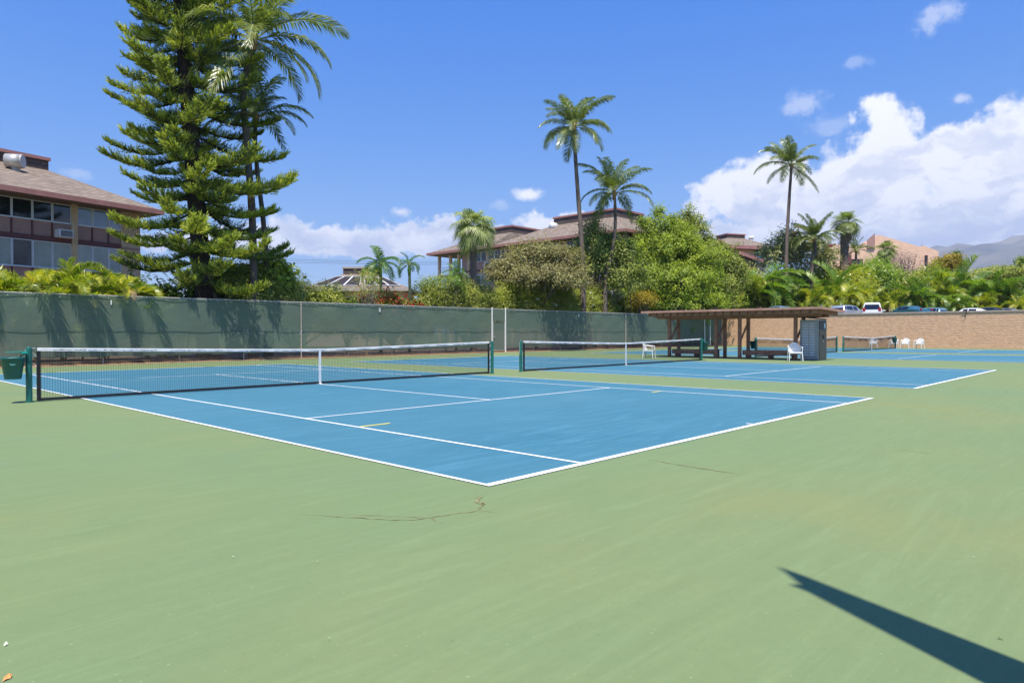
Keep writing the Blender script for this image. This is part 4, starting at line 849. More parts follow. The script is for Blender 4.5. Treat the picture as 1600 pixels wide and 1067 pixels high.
def middle_building():
    X = 55.0; root = empty('apartment_building', (X, 50, 0), 'brown apartment block with pink eaves and two roof boxes behind the fan palm', 'building', 'shingle roofed apartment blocks')
    # local x = world x - 55 (depth to +x), local y = world y - 50; facade looks to -x
    b = MB(); b.box(.08, 13, -14.0, 10.6, 0, 11.45); b.build('wall', MAUVE, root)
    def fwin(ya, yb, z0, z1, gl):
        b = MB(); f = .06; b.box(-.03, .04, ya, yb, z0, z0+f); b.box(-.03, .04, ya, yb, z1-f, z1); b.box(-.03, .04, ya, ya+f, z0+f, z1-f); b.box(-.03, .04, yb-f, yb, z0+f, z1-f); w = b.build('window', FRAMEW, root)
        b = MB(); b.box(0, .02, ya+f, yb-f, z0+f, z1-f); b.build('pane', gl, w)
    for y0 in (-13.6, -9.6, -5.6, -1.6, 2.6, 6.0):
        for z0 in (10.15, 7.35, 4.5):
            for k in range(3): fwin(y0+k*1.05, y0+1.0+k*1.05, z0, z0+1.25, DARKGL if (k+int(y0)) % 2 or z0 > 10 else PALEGL)
        for z0 in (9.25, 6.4):
            for k in range(3): b = MB(); b.box(.04, .078, y0+k*1.05+.03, y0+k*1.05+1.0, z0, z0+.8); b.build('spandrel_panel', MAUVE, root)
        b = MB(); b.box(-.02, .079, y0+3.2, y0+3.55, 0, 11.44); b.build('block_pier', STUCCO2, root)
    for z in (9.0, 6.15): b = MB(); b.box(-.06, .078, -14, 10.6, z, z+.2); b.build('belt_trim', MAROON, root)
    # open lanai at the left end: columns, slabs, railings
    for y in (11.2, 12.8, 15.0):
        for x in (.1, 6.0): b = MB(); b.cbox((x, y, 5.7), .32, .32, 11.4); b.build('lanai_column', STUCCO, root)
    for z in (8.9, 6.05, 3.2):
        b = MB(); b.box(-.1, 7, 10.62, 15.2, z-.18, z); s = b.build('lanai_slab', STUCCO2, root)
        b = MB(); b.box(-.06, -.02, 10.62, 15.2, z+.98, z+1.03)
        for k in range(24): b.box(-.055, -.03, 10.7+k*.19, 10.73+k*.19, z, z+.98)
        b.build('railing', WHITEP, s)
    hip(root, -1.2, 14.2, -15.0, 4.0, 11.78, 3.2, 8.5, -10.9, -2.0, 14.0, .75)
    hip(root, -1.2, 14.2, 4.2, 16.0, 11.78, 3.2, 8.5, 3.2+1.6, 9.8, 13.9, .7)
    for yv, zv in ((-2.7+.2, 13.75), (8.2, 13.7)):
        b = MB(); b.tube([(2.9, yv, zv), (2.2, yv, zv)], .45, 16); b.build('roof_duct', mat('white_duct', (.66, .66, .64), .4, .1, 4), root, True)
    ac = empty('air_conditioner', (X-.1, 55.6, 9.25), 'white window air conditioner beside the fan palm trunk', 'air conditioner', None, R_(-90))
    b = MB(); b.cbox((0, -.1, .35), 1.0, .5, .66); b.build('casing', WHITEP, ac, bevel=.02); b = MB(); b.box(-.35, .35, -.365, -.352, .1, .6); b.build('grille', NETM, ac)
middle_building()

def solar_house():
    d = 72; x, y = at(556, d); root = empty('solar_roof_house', (x, y, 0), 'low house whose brown hip roof carries dark solar panels', 'building', None, R_(-46.5))
    # local x to the right as seen, local y away
    k = d/FPX; zt = zat(425, d, 556); ze = zat(452, d, 556); hw = 5.6
    b = MB(); b.box(-hw+.6, hw-.6, -.3, 8, 0, ze-.15); b.build('wall', STUCCO, root)
    hip(root, -hw, hw+.3, -1.2, 9.2, ze, -2.0, 1.7, 2.9, 5.1, zt, .62, fmat=mat('pale_fascia', (.42, .36, .30), .8))
    A = Vector((-hw, -1.2, ze)); A2 = Vector((hw+.3, -1.2, ze)); B = Vector((-2.0, 2.9, zt)); B2 = Vector((1.7, 2.9, zt))
    n = (A2-A).cross(B-A).normalized()*.10
    sol = mat('solar_panel', (.040, .030, .030), .55, .2, 2, spec=.2)
    def sp(u0, u1, v0, v1):
        def pt(u, v): lo = A.lerp(A2, u); hi = B.lerp(B2, u); return lo.lerp(hi, v)+n
        b = MB(); P = [pt(u0, v0), pt(u1, v0), pt(u1, v1), pt(u0, v1)]; b.add(P+[p-n*.9 for p in P], [(0, 1, 2, 3), (0, 4, 5, 1), (1, 5, 6, 2), (2, 6, 7, 3), (3, 7, 4, 0)]); o = b.build('solar_panel', sol, root)
        b = MB()
        for i in range(4): b.tube([P[i], P[(i+1) % 4]], .05, 4)
        b.build('panel_frame', FRAMEW, o)
    for k_ in range(3): sp(.06+k_*.165, .06+k_*.165+.155, .14, .78)
    for k_ in range(3): sp(.60+k_*.12, .60+k_*.12+.112, .14, .74)
solar_house()

def lanai_house():
    d = 112; x, y = at(1166, d); root = empty('hip_roof_house', (x, y, 0), 'tan house with brown hip roof and pink eaves above the areca palms', 'building', None, R_(-28))
    z0 = zat(386, d, 1166); z1 = zat(373, d, 1166)
    b = MB(); b.box(-3.6, 4.0, .1, 8, 2, z0-.2); b.build('wall', STUCCO, root)
    b = MB(); b.box(1.6, 3.9, -.02, .08, z0-2.6, z0-.35); b.build('lanai_shade_plate', DARKGL, root)  # flat dark plate stands in for the shade inside the open lanai
    b = MB(); b.box(1.5, 4.0, -.5, -.42, z0-2.6, z0-1.5); [b.box(1.5+k*.62, 1.56+k*.62, -.56, -.5, z0-2.6, z0-1.4) for k in range(5)]; b.build('railing', mat('pale_blue_rail', (.45, .55, .58), .4), root)
    hip(root, -5.0, 5.2, -1.2, 9, z0, -1.9, 1.6, 2.5, 5.5, z1+.35, .55, fasc=.5)
    b = MB(); b.tube([(2.3, 2.4, z1+.5), (2.9, 2.0, z1+.5)], .3, 12); b.build('roof_duct', WHITEP, root, True)
    # lower porch roof in front
    roof('porch_roof', [[(-6.5, -4.2, z0-1.2), (.2, -4.2, z0-2.8), (.2, 0, z0-1.8), (-6.5, 0, z0-.2)]], SHING, root)
    b = MB(); b.bar((-4.6, -4.25, z0-1.55), (.4, -4.25, z0-2.9), .1, .5); b.build('porch_fascia', FASCIA, root); b = MB(); b.box(-5.6, -1, -3.9, .09, 2, z0-1.9); b.build('porch_wall', MAROON, root)
    d2 = 104; x, y = at(1120, d2); r2_ = empty('gabled_cottage', (x, y, 0), 'small brown gabled roof peeping out right of the big bright tree', 'building', None, R_(-30)); z = zat(384, d2, 1120)
    b = MB(); b.box(-1.4, 1.4, 0, 4, 2, z); b.build('wall', MAROON, r2_)
    roof('roof', [[(-1.9, -.6, z-.35), (0, -.6, z+.85), (0, 4.4, z+.85), (-1.9, 4.4, z-.35)], [(0, -.6, z+.85), (1.9, -.6, z-.35), (1.9, 4.4, z-.35), (0, 4.4, z+.85)]], SHING, r2_)
    b = MB(); b.bar((-1.95, -.65, z-.4), (0, -.65, z+.82), .08, .22); b.bar((0, -.65, z+.82), (1.95, -.65, z-.4), .08, .22); b.build('fascia', FASCIA, r2_)
lanai_house()

def tan_building():
    d = 128; x, y = at(1380, d); root = empty('stucco_building', (x, y, 0), 'large plain tan stucco building with slanting parapets behind the palms', 'building', None, R_(-46.6-14))
    k = d/FPX; ca = math.cos(R_(14))
    def q_(u, v): # facade coordinates
        rz = R_(-60.6); e = np.array([math.cos(rz), math.sin(rz)]); a = (u-800)/FPX; g = cF[:2]+cR[:2]*a
        A_ = np.array([[g[0], -e[0]], [g[1], -e[1]]]); t, lx = np.linalg.solve(A_, np.array([x-CAM[0], y-CAM[1]])); return float(lx), zat(v, t, u)
    P = [q_(u, v) for u, v in ((1288, 391), (1311, 382), (1352, 385), (1366, 379), (1372, 367), (1400, 375), (1441, 387), (1443, 384), (1466, 393))]
    poly = [(P[0][0], 0)]+P+[(P[-1][0], 0)]
    b = MB(); b.prism_y(poly[::-1], .05, 14); b.build('wall', STUCCO, root)
    def hole(u0, u1, v0, v1, nm='window', gl=None):
        x0, z1 = q_(u0, v0); x1, z0 = q_(u1, v1); b = MB(); f = .08; b.box(x0, x1, -.03, .045, z0, z0+f); b.box(x0, x1, -.03, .045, z1-f, z1); b.box(x0, x0+f, -.03, .045, z0+f, z1-f); b.box(x1-f, x1, -.03, .045, z0+f, z1-f); w = b.build(nm, MAROON, root)
        b = MB(); b.box(x0+f, x1-f, -.01, .03, z0+f, z1-f); b.build('pane', gl or DARKGL, w)
    hole(1444, 1449, 399, 417); hole(1444, 1449, 421, 437); hole(1366, 1380, 404, 411); hole(1328, 1338, 405, 418); hole(1339, 1348, 405, 417)
    x0, z1 = q_(1354, 373); x1, z0 = q_(1366, 388); b = MB(); b.prism_y([(x0, z0), (x1, z0+.1), (x1, z1+.9), (x0, z1-.3)][::-1], -.25, .04); b.build('maroon_bay', MAUVE, root)
    x0, z1 = q_(1315, 399); x1, z0 = q_(1328, 412); b = MB(); b.prism_y([(x0, z0+.6), (x1, z0-.3), (x1, z1), (x0, z0+1.0)][::-1], -1.0, .04); b.build('awning', MAROON, root)
    x0, z0 = q_(1295, 384); b = MB(); b.box(x0, x0+1.6, 3, 5, z0-.5, z0+.35); b.box(x0-.25, x0+1.8, 2.8, 5.2, z0+.36, z0+.6); b.build('roof_turret', MAROON, root)
    x0, z0 = q_(1441, 387); b = MB(); b.tube([(x0, .4, z0-.2), (x0, .4, z0+.5)], .12, 6); b.build('roof_pipe', GALV, root)
    x0, z0 = q_(1456, 402); b = MB(); b.box(x0, x0+1.1, .03, .048, z0-.04, z0+.04); b.build('wall_joint', MAUVE, root)
tan_building()
def far_shed():
    d = 150; x, y = at(1572, d); z = zat(421, d, 1572); r = empty('flat_roof_hut', (x, y, 0), 'tiny flat roofed hut above the trees before the mountain', 'building', None, R_(-46)); b = MB(); b.box(-1.6, 1.4, 0, 3, 2, z); b.build('wall', STUCCO2, r); b = MB(); b.prism_y([(-2, z+.02), (2.2, z+.35), (2.2, z+.6), (-2, z+.3)][::-1], -.5, 3.4); b.build('roof', MAUVE, r)
far_shed()

# power lines crossing behind the trees
def wires():
    for (u, d) in ((345, 150), (772, 150)):
        x, y = at(u, d); r = empty('utility_pole', (x, y, 0), 'wooden utility pole hidden behind the ' + ('tall pine' if u < 500 else 'fan palm'), 'utility pole'); b = MB(); b.tube([(0, 0, 0), (0, 0, 18.2)], [.18, .11], 8); b.build('pole', BARK, r); b = MB(); b.bar((-1.1, 0, 17.6), (1.1, 0, 17.6), .1, .12); b.build('crossarm', BARK, r)
    for i, (v0, v1) in enumerate(((402, 408), (404.5, 410.5), (407.5, 412))):
        d = 150; a = at(345, d); c = at(772, d); za = zat(v0-1, d, 345); zc = zat(v1+1, d, 772); b = MB()
        b.tube([(a[0]+(c[0]-a[0])*t, a[1]+(c[1]-a[1])*t, za+(zc-za)*t-1.1*4*t*(1-t)*.35) for t in np.linspace(0, 1, 13)], .028, 4, False)
        tag(b.build('power_line', NETM), ('topmost', 'middle', 'lowest')[i]+' of the three thin power lines above the solar roof', 'power line', 'power lines above the hedge')
wires()

# ================================================================== CARS
def car(x, y, rz, z, label, paint, body='hatch', Lc=4.4, seed=0):
    root = empty('parked_car', (x, y, z), label, 'car', 'cars parked behind the tan wall', rz)
    W_ = .88; H = 1.5 if body == 'hatch' else (1.78 if body == 'suv' else 1.42)
    # stations along x from rear (-) to front (+): (x, belt z, roof z, half width belt, half width roof)
    if body == 'sedan': S = [(-.5, .80, .80, .80, .78), (-.47, .98, .98, .86, .80), (-.30, 1.02, 1.05, .88, .76), (-.17, .98, H-.04, .89, .66), (.02, .95, H, .90, .64), (.14, .94, H-.06, .90, .66), (.28, .93, .96, .88, .74), (.44, .80, .82, .82, .74), (.5, .60, .62, .74, .70)]
    else:
        S = [(-.5, .70, .72, .82, .78), (-.49, .98, 1.0, .87, .80), (-.44, 1.0, H-.10, .89, .70), (-.38, 1.0, H-.02, .90, .68), (-.1, .98, H, .91, .68), (.08, .96, H-.06, .91, .68), (.25, .95, 1.02, .90, .76), (.44, .84, .86, .84, .76), (.5, .60, .62, .76, .72)]
    b = MB(); vs_ = []
    for (t, zb, zr_, wb, wr) in S:
        X = t*Lc; vs_ += [(X, -wb, .28), (X, -wb-.02, .6), (X, -wb, zb), (X, -wr, zr_-.05), (X, -wr+.1, zr_), (X, wr-.1, zr_), (X, wr, zr_-.05), (X, wb, zb), (X, wb+.02, .6), (X, wb, .28)]
    n = 10; m_ = len(S); b.add(vs_, [(i*n+j, (i+1)*n+j, (i+1)*n+j+1, i*n+j+1) for i in range(m_-1) for j in range(n-1)]+[(i*n+9, (i+1)*n+9, (i+1)*n, i*n) for i in range(m_-1)]+[tuple(range(n)), tuple(reversed(range((m_-1)*n, m_*n)))]); b.build('body', paint, root, True, bevel=.01)
    def quad(nm, P, off=.012, mt=DARKGL):
        P = [Vector(p) for p in P]; nn = (P[1]-P[0]).cross(P[2]-P[0]).normalized()*off; c = sum(P, Vector())/4; 
        if nn.dot(c-Vector((0, 0, .9))) < 0: nn = -nn
        Q = [c+(p-c)*.88+nn for p in P]; b = MB(); b.add(Q+[q__-nn*.9 for q__ in Q], [(0, 1, 2, 3), (0, 4, 5, 1), (1, 5, 6, 2), (2, 6, 7, 3), (3, 7, 4, 0)]); b.build(nm, mt, root)
    def P_(i, lo, s): t, zb, zr_, wb, wr = S[i]; return (t*Lc, s*(wb if lo else wr), (zb+.02) if lo else zr_-.07)
    i0 = 3 if body == 'sedan' else 2; i1 = 5
    for s in (-1, 1):
        for a in range(i0, i1): quad('side_window', [P_(a, 1, s), P_(a+1, 1, s), P_(a+1, 0, s), P_(a, 0, s)])
    r0, r1 = (2, 3) if body == 'sedan' else (1, 2)
    quad('rear_window', [P_(r0, 1 if body != 'sedan' else 0, -1), P_(r0, 1 if body != 'sedan' else 0, 1), P_(r1, 0, 1), P_(r1, 0, -1)], .02); quad('windscreen', [P_(5, 0, -1), P_(5, 0, 1), P_(6, 0, 1), P_(6, 0, -1)], .02)
    RL = mat('red_tail_light', (.45, .02, .02), .25)
    for s in (-1, 1):
        b = MB(); b.cbox((-.495*Lc, s*.70, .98 if body != 'suv' else 1.05), .06, .24, .16 if body != 'suv' else .34); b.build('tail_light', RL, root); b = MB(); b.cbox((.475*Lc, s*.64, .70), .1, .26, .12); b.build('headlight', WHITEP, root)
        for a in (-.31, .31):
            b = MB(); b.lathe([(0, -.1), (.31, -.1), (.33, -.07), (.33, .07), (.31, .1), (0, .1)], 16); w = b.build('wheel', NETM, root, loc=(a*Lc, s*.80, .33), rot=(R_(90), 0, 0)); b = MB(); b.lathe([(0, -.11), (.19, -.11), (.2, -.1), (.2, .1), (.19, .11), (0, .11)], 12); b.build('rim', GALV, w)
        b = MB(); b.cbox((.20*Lc, s*1.0, 1.02), .12, .18, .12); b.build('mirror', paint, root)
    b = MB(); b.cbox((-.505*Lc, 0, .42), .12, 1.6, .2); b.build('bumper', paint if body != 'suv' else GALV, root)
def paint(nm, c, metal=.5): return mat(nm, c, .28, .03, 1, metal=metal, spec=.6, coat=.6)
SILV = paint('silver_paint', (.50, .53, .56)); WPT = paint('white_car_paint', (.75, .75, .74), .0); TEALP = paint('teal_car_paint', (.05, .17, .19)); BLUEP = paint('blue_car_paint', (.16, .28, .34), .3); GRYP = paint('grey_car_paint', (.20, .22, .24)); BLKP = paint('dark_car_paint', (.04, .05, .06)); 
ZC = 2.6
def parked(u, d, rz, label, pt, body, Lc=4.4, dz=0): x, y = at(u, d); car(x, y, R_(rz), ZC+dz, label, pt, body, Lc)
parked(1325, 71.5, -14, 'silver hatchback behind the tan wall just right of the shelter roof', SILV, 'hatch', 4.3, .04)
parked(1364, 71.0, 13, 'white sport utility vehicle behind the tan wall right of the silver hatchback', WPT, 'suv', 4.6)
parked(1419, 73.0, 60, 'teal saloon behind the tan wall left of the hooked dead branch', TEALP, 'sedan', 4.5, .12)
parked(1445, 75.0, 75, 'pale blue car behind the tan wall right of the hooked dead branch', BLUEP, 'hatch', 4.2, -.12)
parked(1518, 76.0, 80, 'white car low behind the wall left of the dark saloon', WPT, 'sedan', 4.5, -.02)
parked(1545, 76.5, 80, 'dark saloon behind the wall towards the right edge', BLKP, 'sedan', 4.6, .08)
parked(1572, 77.0, 84, 'grey car behind the wall near the right edge', GRYP, 'sedan', 4.5, .0)
parked(1217, 72.5, 70, 'car with a pale teal roof just showing over the shelter roof', BLUEP, 'sedan', 4.5, .12)

# ================================================================== VEGETATION
# ---- Norfolk-type pine
def pine_branch(L, seed, up=.0):
    """a near-horizontal limb sweeping up at its end, dressed with rows of upcurved cord-like branchlets set with needles"""
    rng = np.random.default_rng(seed); K = 12; s = np.linspace(0, 1, K+1)
    X = s*L; Z = -.16*L*np.sin(s*2.2)*.9+.20*L*s**3+up*L*s; Yy = .06*L*np.sin(s*3+seed)
    P = np.stack([X, Yy, Z], 1); b = MB(); b.tube(P.tolist(), [.05*(1-t)+.010 for t in s], 5, False)
    tri = []; tint = []; n = int(L*14)
    def needles(p0, d, l, r, cnt, t0):
        for k in range(cnt):
            f = (k+rng.random())/cnt; c = p0+d*l*f+np.array([0, 0, 1])*(f*f*l*.35); dd = d+np.array([0, 0, f*.8]); dd /= np.linalg.norm(dd)
            o_ = rng.normal(size=3); o_ -= dd*np.dot(o_, dd); o_ /= np.linalg.norm(o_)+1e-6
            tip = c+o_*r+dd*(r*1.5); w = np.cross(o_, dd)*.023; tri.append([c-w, c+w, tip]); tint.append(t0+.25*rng.random())
    for i in range(n):
        t = .16+.84*(i+rng.random())/n; p = np.array([np.interp(t, s, P[:, j]) for j in range(3)]); k = min(int(t*K), K-1); T = P[k+1]-P[k]; T /= np.linalg.norm(T)
        for sg in (-1, 1):
            if rng.random() < .10: continue
            A = R_(rng.uniform(25, 70)); d = T*math.cos(A)+np.array([0, sg, 0])*math.sin(A)+np.array([0, 0, rng.uniform(-.12, .25)]); d /= np.linalg.norm(d)
            l = (.34+.62*(1-t)**.7)*rng.uniform(.6, 1.15)*(.4+.6*min(1, t*2.6)); t0 = (rng.random()**1.6)*.75
            e = p+d*l*.6; b.tube([p.tolist(), e.tolist()], .008, 3, False)
            needles(p, d, l, .075, 13, t0)
            for q__ in range(2):
                dd = d+rng.normal(size=3)*.45+np.array([0, 0, .45]); dd /= np.linalg.norm(dd); needles(p+d*l*rng.uniform(.25, .6), dd, l*rng.uniform(.4, .7), .07, 9, t0+.1)
    T = P[-1]-P[-2]; T /= np.linalg.norm(T); needles(P[-1]-T*.3, T, .55, .085, 30, .5)
    tri = np.array(tri).reshape(-1, 3); m_ = len(tri)//3
    return join_mesh('branch', [(np.array([list(v) for v in b.v]), b.f, 0, .5), (tri, [(3*i, 3*i+1, 3*i+2) for i in range(m_)], 1, np.repeat(tint, 3))], [DARKBARK, L_PINE])
def pine():
    x, y = at(327, 35.8); root = empty('norfolk_pine', (x, y, 0), 'towering dark Norfolk pine with upturned branch tips left of the tall palm', 'tree')
    H = 36; lx, ly = -.053, .055
    b = MB(); zz = np.linspace(0, H, 30); b.tube([(z*lx, z*ly, z) for z in zz], [.46*(1-z/H)**.8*(1+.05*math.sin(z*3))+.05+.10*math.exp(-z/1.2) for z in zz], 12); b.build('trunk', DARKBARK, root, True)
    pro = [pine_branch(L, i+int(L*10)) for L in (4.0, 3.4, 2.7) for i in range(3)]+[pine_branch(1.9, 31), pine_branch(1.9, 32)]
    rng = random.Random(5); z = 4.5; k = 0
    while z < H-.6:
        f = (z-3)/(H-3); R = (4.1-.075*(z-3))*(1-max(0, f-.6)*2.2)**.75*(.8+.2*min(1, (z-3)/3))
        nb = 5; a0 = rng.random()*6.28
        for i in range(nb):
            Rr = R*rng.uniform(.72, 1.14); az_ = a0+6.283*i/nb+rng.uniform(-.3, .3); Rr *= 1+(.22 if z < 13 else .08)*max(0, math.cos(az_-math.atan2(-.726, .6876)))
            me = pro[rng.randrange(0, 3)] if Rr > 3.6 else pro[rng.randrange(3, 6)] if Rr > 3.0 else pro[rng.randrange(6, 9)] if Rr > 2.2 else pro[9+rng.randrange(2)]
            base = {True: 4.0}.get(me in pro[:3], 3.4 if me in pro[3:6] else 2.7 if me in pro[6:9] else 1.9); s = Rr/base
            dip = rng.uniform(3, 19) if z > 7 else rng.uniform(2, 16)
            link('branch', me, root, (z*lx, z*ly, z+rng.uniform(-.15, .15)), (R_(rng.uniform(-15, 15)), R_(dip), az_), (s, s, s))
        z += rng.uniform(.54, .76); k += 1
    # bare dead twigs curling at the foot of the crown
    b = MB(); rr = random.Random(9)
    for i in range(16):
        a = rr.uniform(0, 6.28); z = rr.uniform(3.3, 5.3); l = rr.uniform(.8, 2.0); b.tube([(math.cos(a)*t*l, math.sin(a)*t*l, z-.9*math.sin(t*2.4)*l*.5+.5*t*t*l) for t in (.15, .35, .55, .75, 1)], [.022, .016, .012, .009, .004], 4)
    b.build('dead_twig', mat('dead_twig_bark', (.30, .24, .19), .9, .2, 5), root, label='pale dead twigs curling low round the trunk')
    return root
pine()

def nuts(root, top, k=1.0):
    b = MB(); rng = random.Random(3)
    b.tube([(top[0], top[1], top[2]-.55), (top[0], top[1], top[2]-.15), (top[0], top[1], top[2]+.3)], [.13*k, .19*k, .10*k], 8); b.build('palm_heart', CROWNB, root, True)
def coconut(u0, d, path, label, scale, n, elevs, seed, r0=.17, tilt=9, azs=None, name='coconut_palm', sets=None, bark=None, grp='coconut palms', heart=True):
    """path: picture columns and rows the trunk passes through at distance d"""
    x, y = at(u0, d); root = empty(name, (x, y, 0), label, 'palm tree', grp); P = []
    for (u, v) in path: xx, yy = at(u, d); P.append((xx-x, yy-y, zat(v, d, u)))
    P = [(P[0][0], P[0][1], 0.0)]+P
    rad = [r0*1.6]+[r0*(1-.35*i/(len(P)-2)) for i in range(len(P)-1)]
    trunk(root, P, rad, bark or COCOT); top = P[-1]
    if heart: nuts(root, top)
    crown(root, top, sets or coco_set(), n, elevs, scale, seed, tilt=tilt, azs=azs); return root
E7 = [80, 70, 62, 55, 45, 40, 32, 25, 20, 12, 5, 0, -8, -15, -24, -34]
coconut(398, 36.6, [(397, 440), (395, 330), (388, 230), (383, 150), (388, 110), (400, 66)], 'tallest coconut palm beside the Norfolk pine, its crown at the top of the frame', 1.15, 24, E7+[-44, 74, 66, 50, 36, 15, -4, 60], 12, .20)
coconut(420, 37.6, [(418, 440), (413, 350), (405, 280), (401, 230), (402, 184)], 'thinner coconut palm just right of the pine with a smaller crown', .68, 20, E7[:14]+[76, 66, 50, 36, 15, 28], 5, .15)
coconut(912, 56.5, [(911, 440), (909, 380), (903, 300), (899, 240), (898, 200)], 'tall coconut palm in the middle with a wind-blown crown against blue sky', .88, 22, E7[:15]+[30, 50, -28, 76, 66, 58, 18], 21, .20)
coconut(944, 58.5, [(946, 440), (955, 400), (961, 360), (961, 320), (960, 302)], 'leaning coconut palm right of the tall middle palm', .86, 21, E7[:13]+[-12, -20, 78, 68, 58, 48, 36, 22], 33, .17)
coconut(1226, 86, [(1228, 430), (1229, 380), (1232, 320), (1236, 260)], 'slender tall coconut palm standing alone before the big cloud', 1.0, 19, E7[:10]+[0, -15, -40, 78, 70, 60, 50, 38, 24], 8, .25)
coconut(1266, 86, [(1268, 415), (1273, 395), (1272, 372)], 'short bushy coconut palm right of the slender tall one', 0.78, 22, E7[:12]+[30, 55, 66, 20, 78, 72, 60, 48, 36, 5], 3, .22)
coconut(1338, 95, [(1338, 425), (1337, 404), (1337, 391)], 'small coconut palm between the shaggy fan palm and the tan building', .56, 15, E7[:13], 6, .2)
# fan palms
def fanpalm(u0, d, vtop, vbase, label, scale, n, sets, seed, r0, skirt=0, elevs=None, hgt=None, name='fan_palm', us=None):
    x, y = at(u0, d); root = empty(name, (x, y, 0), label, 'palm tree', 'fan palms'); zt = zat(vtop, d, u0); xx, yy = at(us or u0, d)
    trunk(root, [(0, 0, 0), (0, 0, zt*.5), (xx-x, yy-y, zt)], [r0*1.15, r0, r0*1.05], GREYT)
    crown(root, (xx-x, yy-y, zt), sets, n, elevs or [85, 75, 66, 60, 52, 45, 38, 30, 24, 16, 10, 2, -4, -10, -18, -25, -32, -40], scale, seed)
    if skirt: crown(root, (xx-x, yy-y, zt-.15), dead_set(), skirt, [-48], scale*1.0, seed+3, name='dead_frond', tilt=12); crown(root, (xx-x, yy-y, zt-.9), dead_set(), skirt//2, [-48], scale*.9, seed+4, name='dead_frond', tilt=10)
fanpalm(740, 48.2, 362, 450, 'fan palm with drooping silvery fronds in front of the middle apartment block', .98, 38, fanb_set(), 1, .22, elevs=[85, 78, 70, 64, 58, 52, 46, 40, 34, 28, 22, 16, 10, 4, -2, -10, -18, -26, -36])
fanpalm(1318, 90, 352, 425, 'shaggy fan palm with a brown skirt of dead leaves before the cloud', 1.12, 40, fan_set(), 2, .50, 26, us=1320)
fanpalm(1384, 98, 392, 430, 'squat fan palm with dead skirt in front of the tan building', .90, 34, fan_set(), 4, .42, 22)
# christmas palms
def xmas(u, d, v, label, sc_, n, seed): 
    x, y = at(u, d); root = empty('christmas_palm', (x, y, 0), label, 'palm tree', 'small smooth stemmed palms'); zt = zat(v, d, u); trunk(root, [(0, 0, 0), (.08, .05, zt*.5), (0, 0, zt)], [.13, .10, .09], GREENT, 8)
    b = MB(); b.tube([(0, 0, zt-.75), (0, 0, zt-.4), (0, 0, zt+.05)], [.09, .13, .05], 8); b.build('crownshaft', mat('green_crownshaft', (.16, .26, .05), .4, .2, 3), root, True)
    crown(root, (0, 0, zt), xmas_set(), n, [82, 62, 55, 42, 35, 25, 18, 8, 0, -10, -20], sc_, seed, tilt=6)
xmas(595, 42.8, 413, 'largest of the three small green palms above the hedge', .98, 15, 3)
xmas(640, 44.6, 412, 'slim green palm with a bare pale stem right of the biggest small palm', .68, 11, 9)
xmas(713, 47, 428, 'small green palm in front of the balcony of the middle block', .74, 12, 4)

# ---- areca clumps
def areca(x, y, z0, label, grp, hs, nf, seed, sets=None, scale=1.0, elevs=None, spread=.5, face=None, stems=6):
    root = empty('areca_palm', (x, y, z0), label, 'palm', grp); rng = random.Random(seed); S = sets or arec_set(); i = 0
    for k in range(stems):
        a = rng.random()*6.28; r = spread*rng.random()**.5; h = hs*rng.uniform(.45, 1.0); bx, by = math.cos(a)*r, math.sin(a)*r; b = MB(); tx, ty = bx*1.5, by*1.5
        b.tube([(bx*.4, by*.4, 0), (bx, by, h*.5), (tx, ty, h)], [.035, .03, .025], 6); b.build('cane', RACH_Y, root, True)
        m_ = max(3, nf//stems)
        for j in range(m_):
            az_ = rng.random()*6.28; e = rng.choice(elevs or [82, 62, 62, 42, 42, 22, 2]); ki = min(range(7), key=lambda q__: abs(ELEV[q__]-e)); s = scale*rng.uniform(.72, 1.15)
            link('frond', S[ki][rng.randrange(2)], root, (tx, ty, h-rng.random()*.25), (R_(rng.uniform(-14, 14)), R_(rng.uniform(-10, 10)), az_), (s, s, s)); i += 1
    return root
def over(root, x, y, z, az_, e, s, sets=None):
    S = sets or arec_set(); ki = min(range(7), key=lambda q__: abs(ELEV[q__]-e)); link('frond', S[ki][0], root, (x, y, z), (0, 0, R_(az_)), (s, s, s))
AG = 'areca palms behind the left end of the fence'
AL = [(1.2, 'areca palm at the far left edge of the picture behind the fence'), (3.0, 'areca palm behind the fence left of the numeral 1'), (4.4, 'areca palm with a big arching frond behind the fence near the numeral 1'),
      (6.1, 'areca palm hanging brown tips over the fence right of the numeral 1'), (8.0, 'dark green areca palm in front of the pine at the fence'), (9.6, 'low areca palm at the foot of the Norfolk pine')]
for i, (X, lb) in enumerate(AL):
    r = areca(X, 31.75+.3*(i % 2), .05, lb, AG, (3.2, 3.3, 3.5, 3.2, 2.8, 2.4)[i], (30, 34, 38, 34, 28, 22)[i], 20+i, arec_set() if i < 4 else areg_set(), (1.0, 1.05, 1.22, 1.08, 1.05, .9)[i], stems=6, elevs=[82, 82, 62, 62, 42, 42, 22])
    if i < 4:
        rg = random.Random(i*5+1)
        for k in range((3, 3, 4, 4)[i]): over(r, rg.uniform(-.6, .6), -2.15-.3*(i % 2)-rg.uniform(0, .2), 3.05+rg.uniform(0, .15), -90+rg.uniform(-38, 38), (42, 62, 62, 42)[k % 4], rg.uniform(.55, .85))
# dead brown frond over the top rail
r = empty('dead_palm_frond', (6.15, 29.5, 3.15), 'dry yellow brown frond hanging over the fence top', 'palm frond'); o = link('frond', frond_mesh('dry_frond', 1.15, 30, 125, 30, .42, .03, [RACH_Y, L_DEAD], hang=1.2, vee=.1, seed=77, rr=.018), r, rot=(0, 0, R_(-72)))
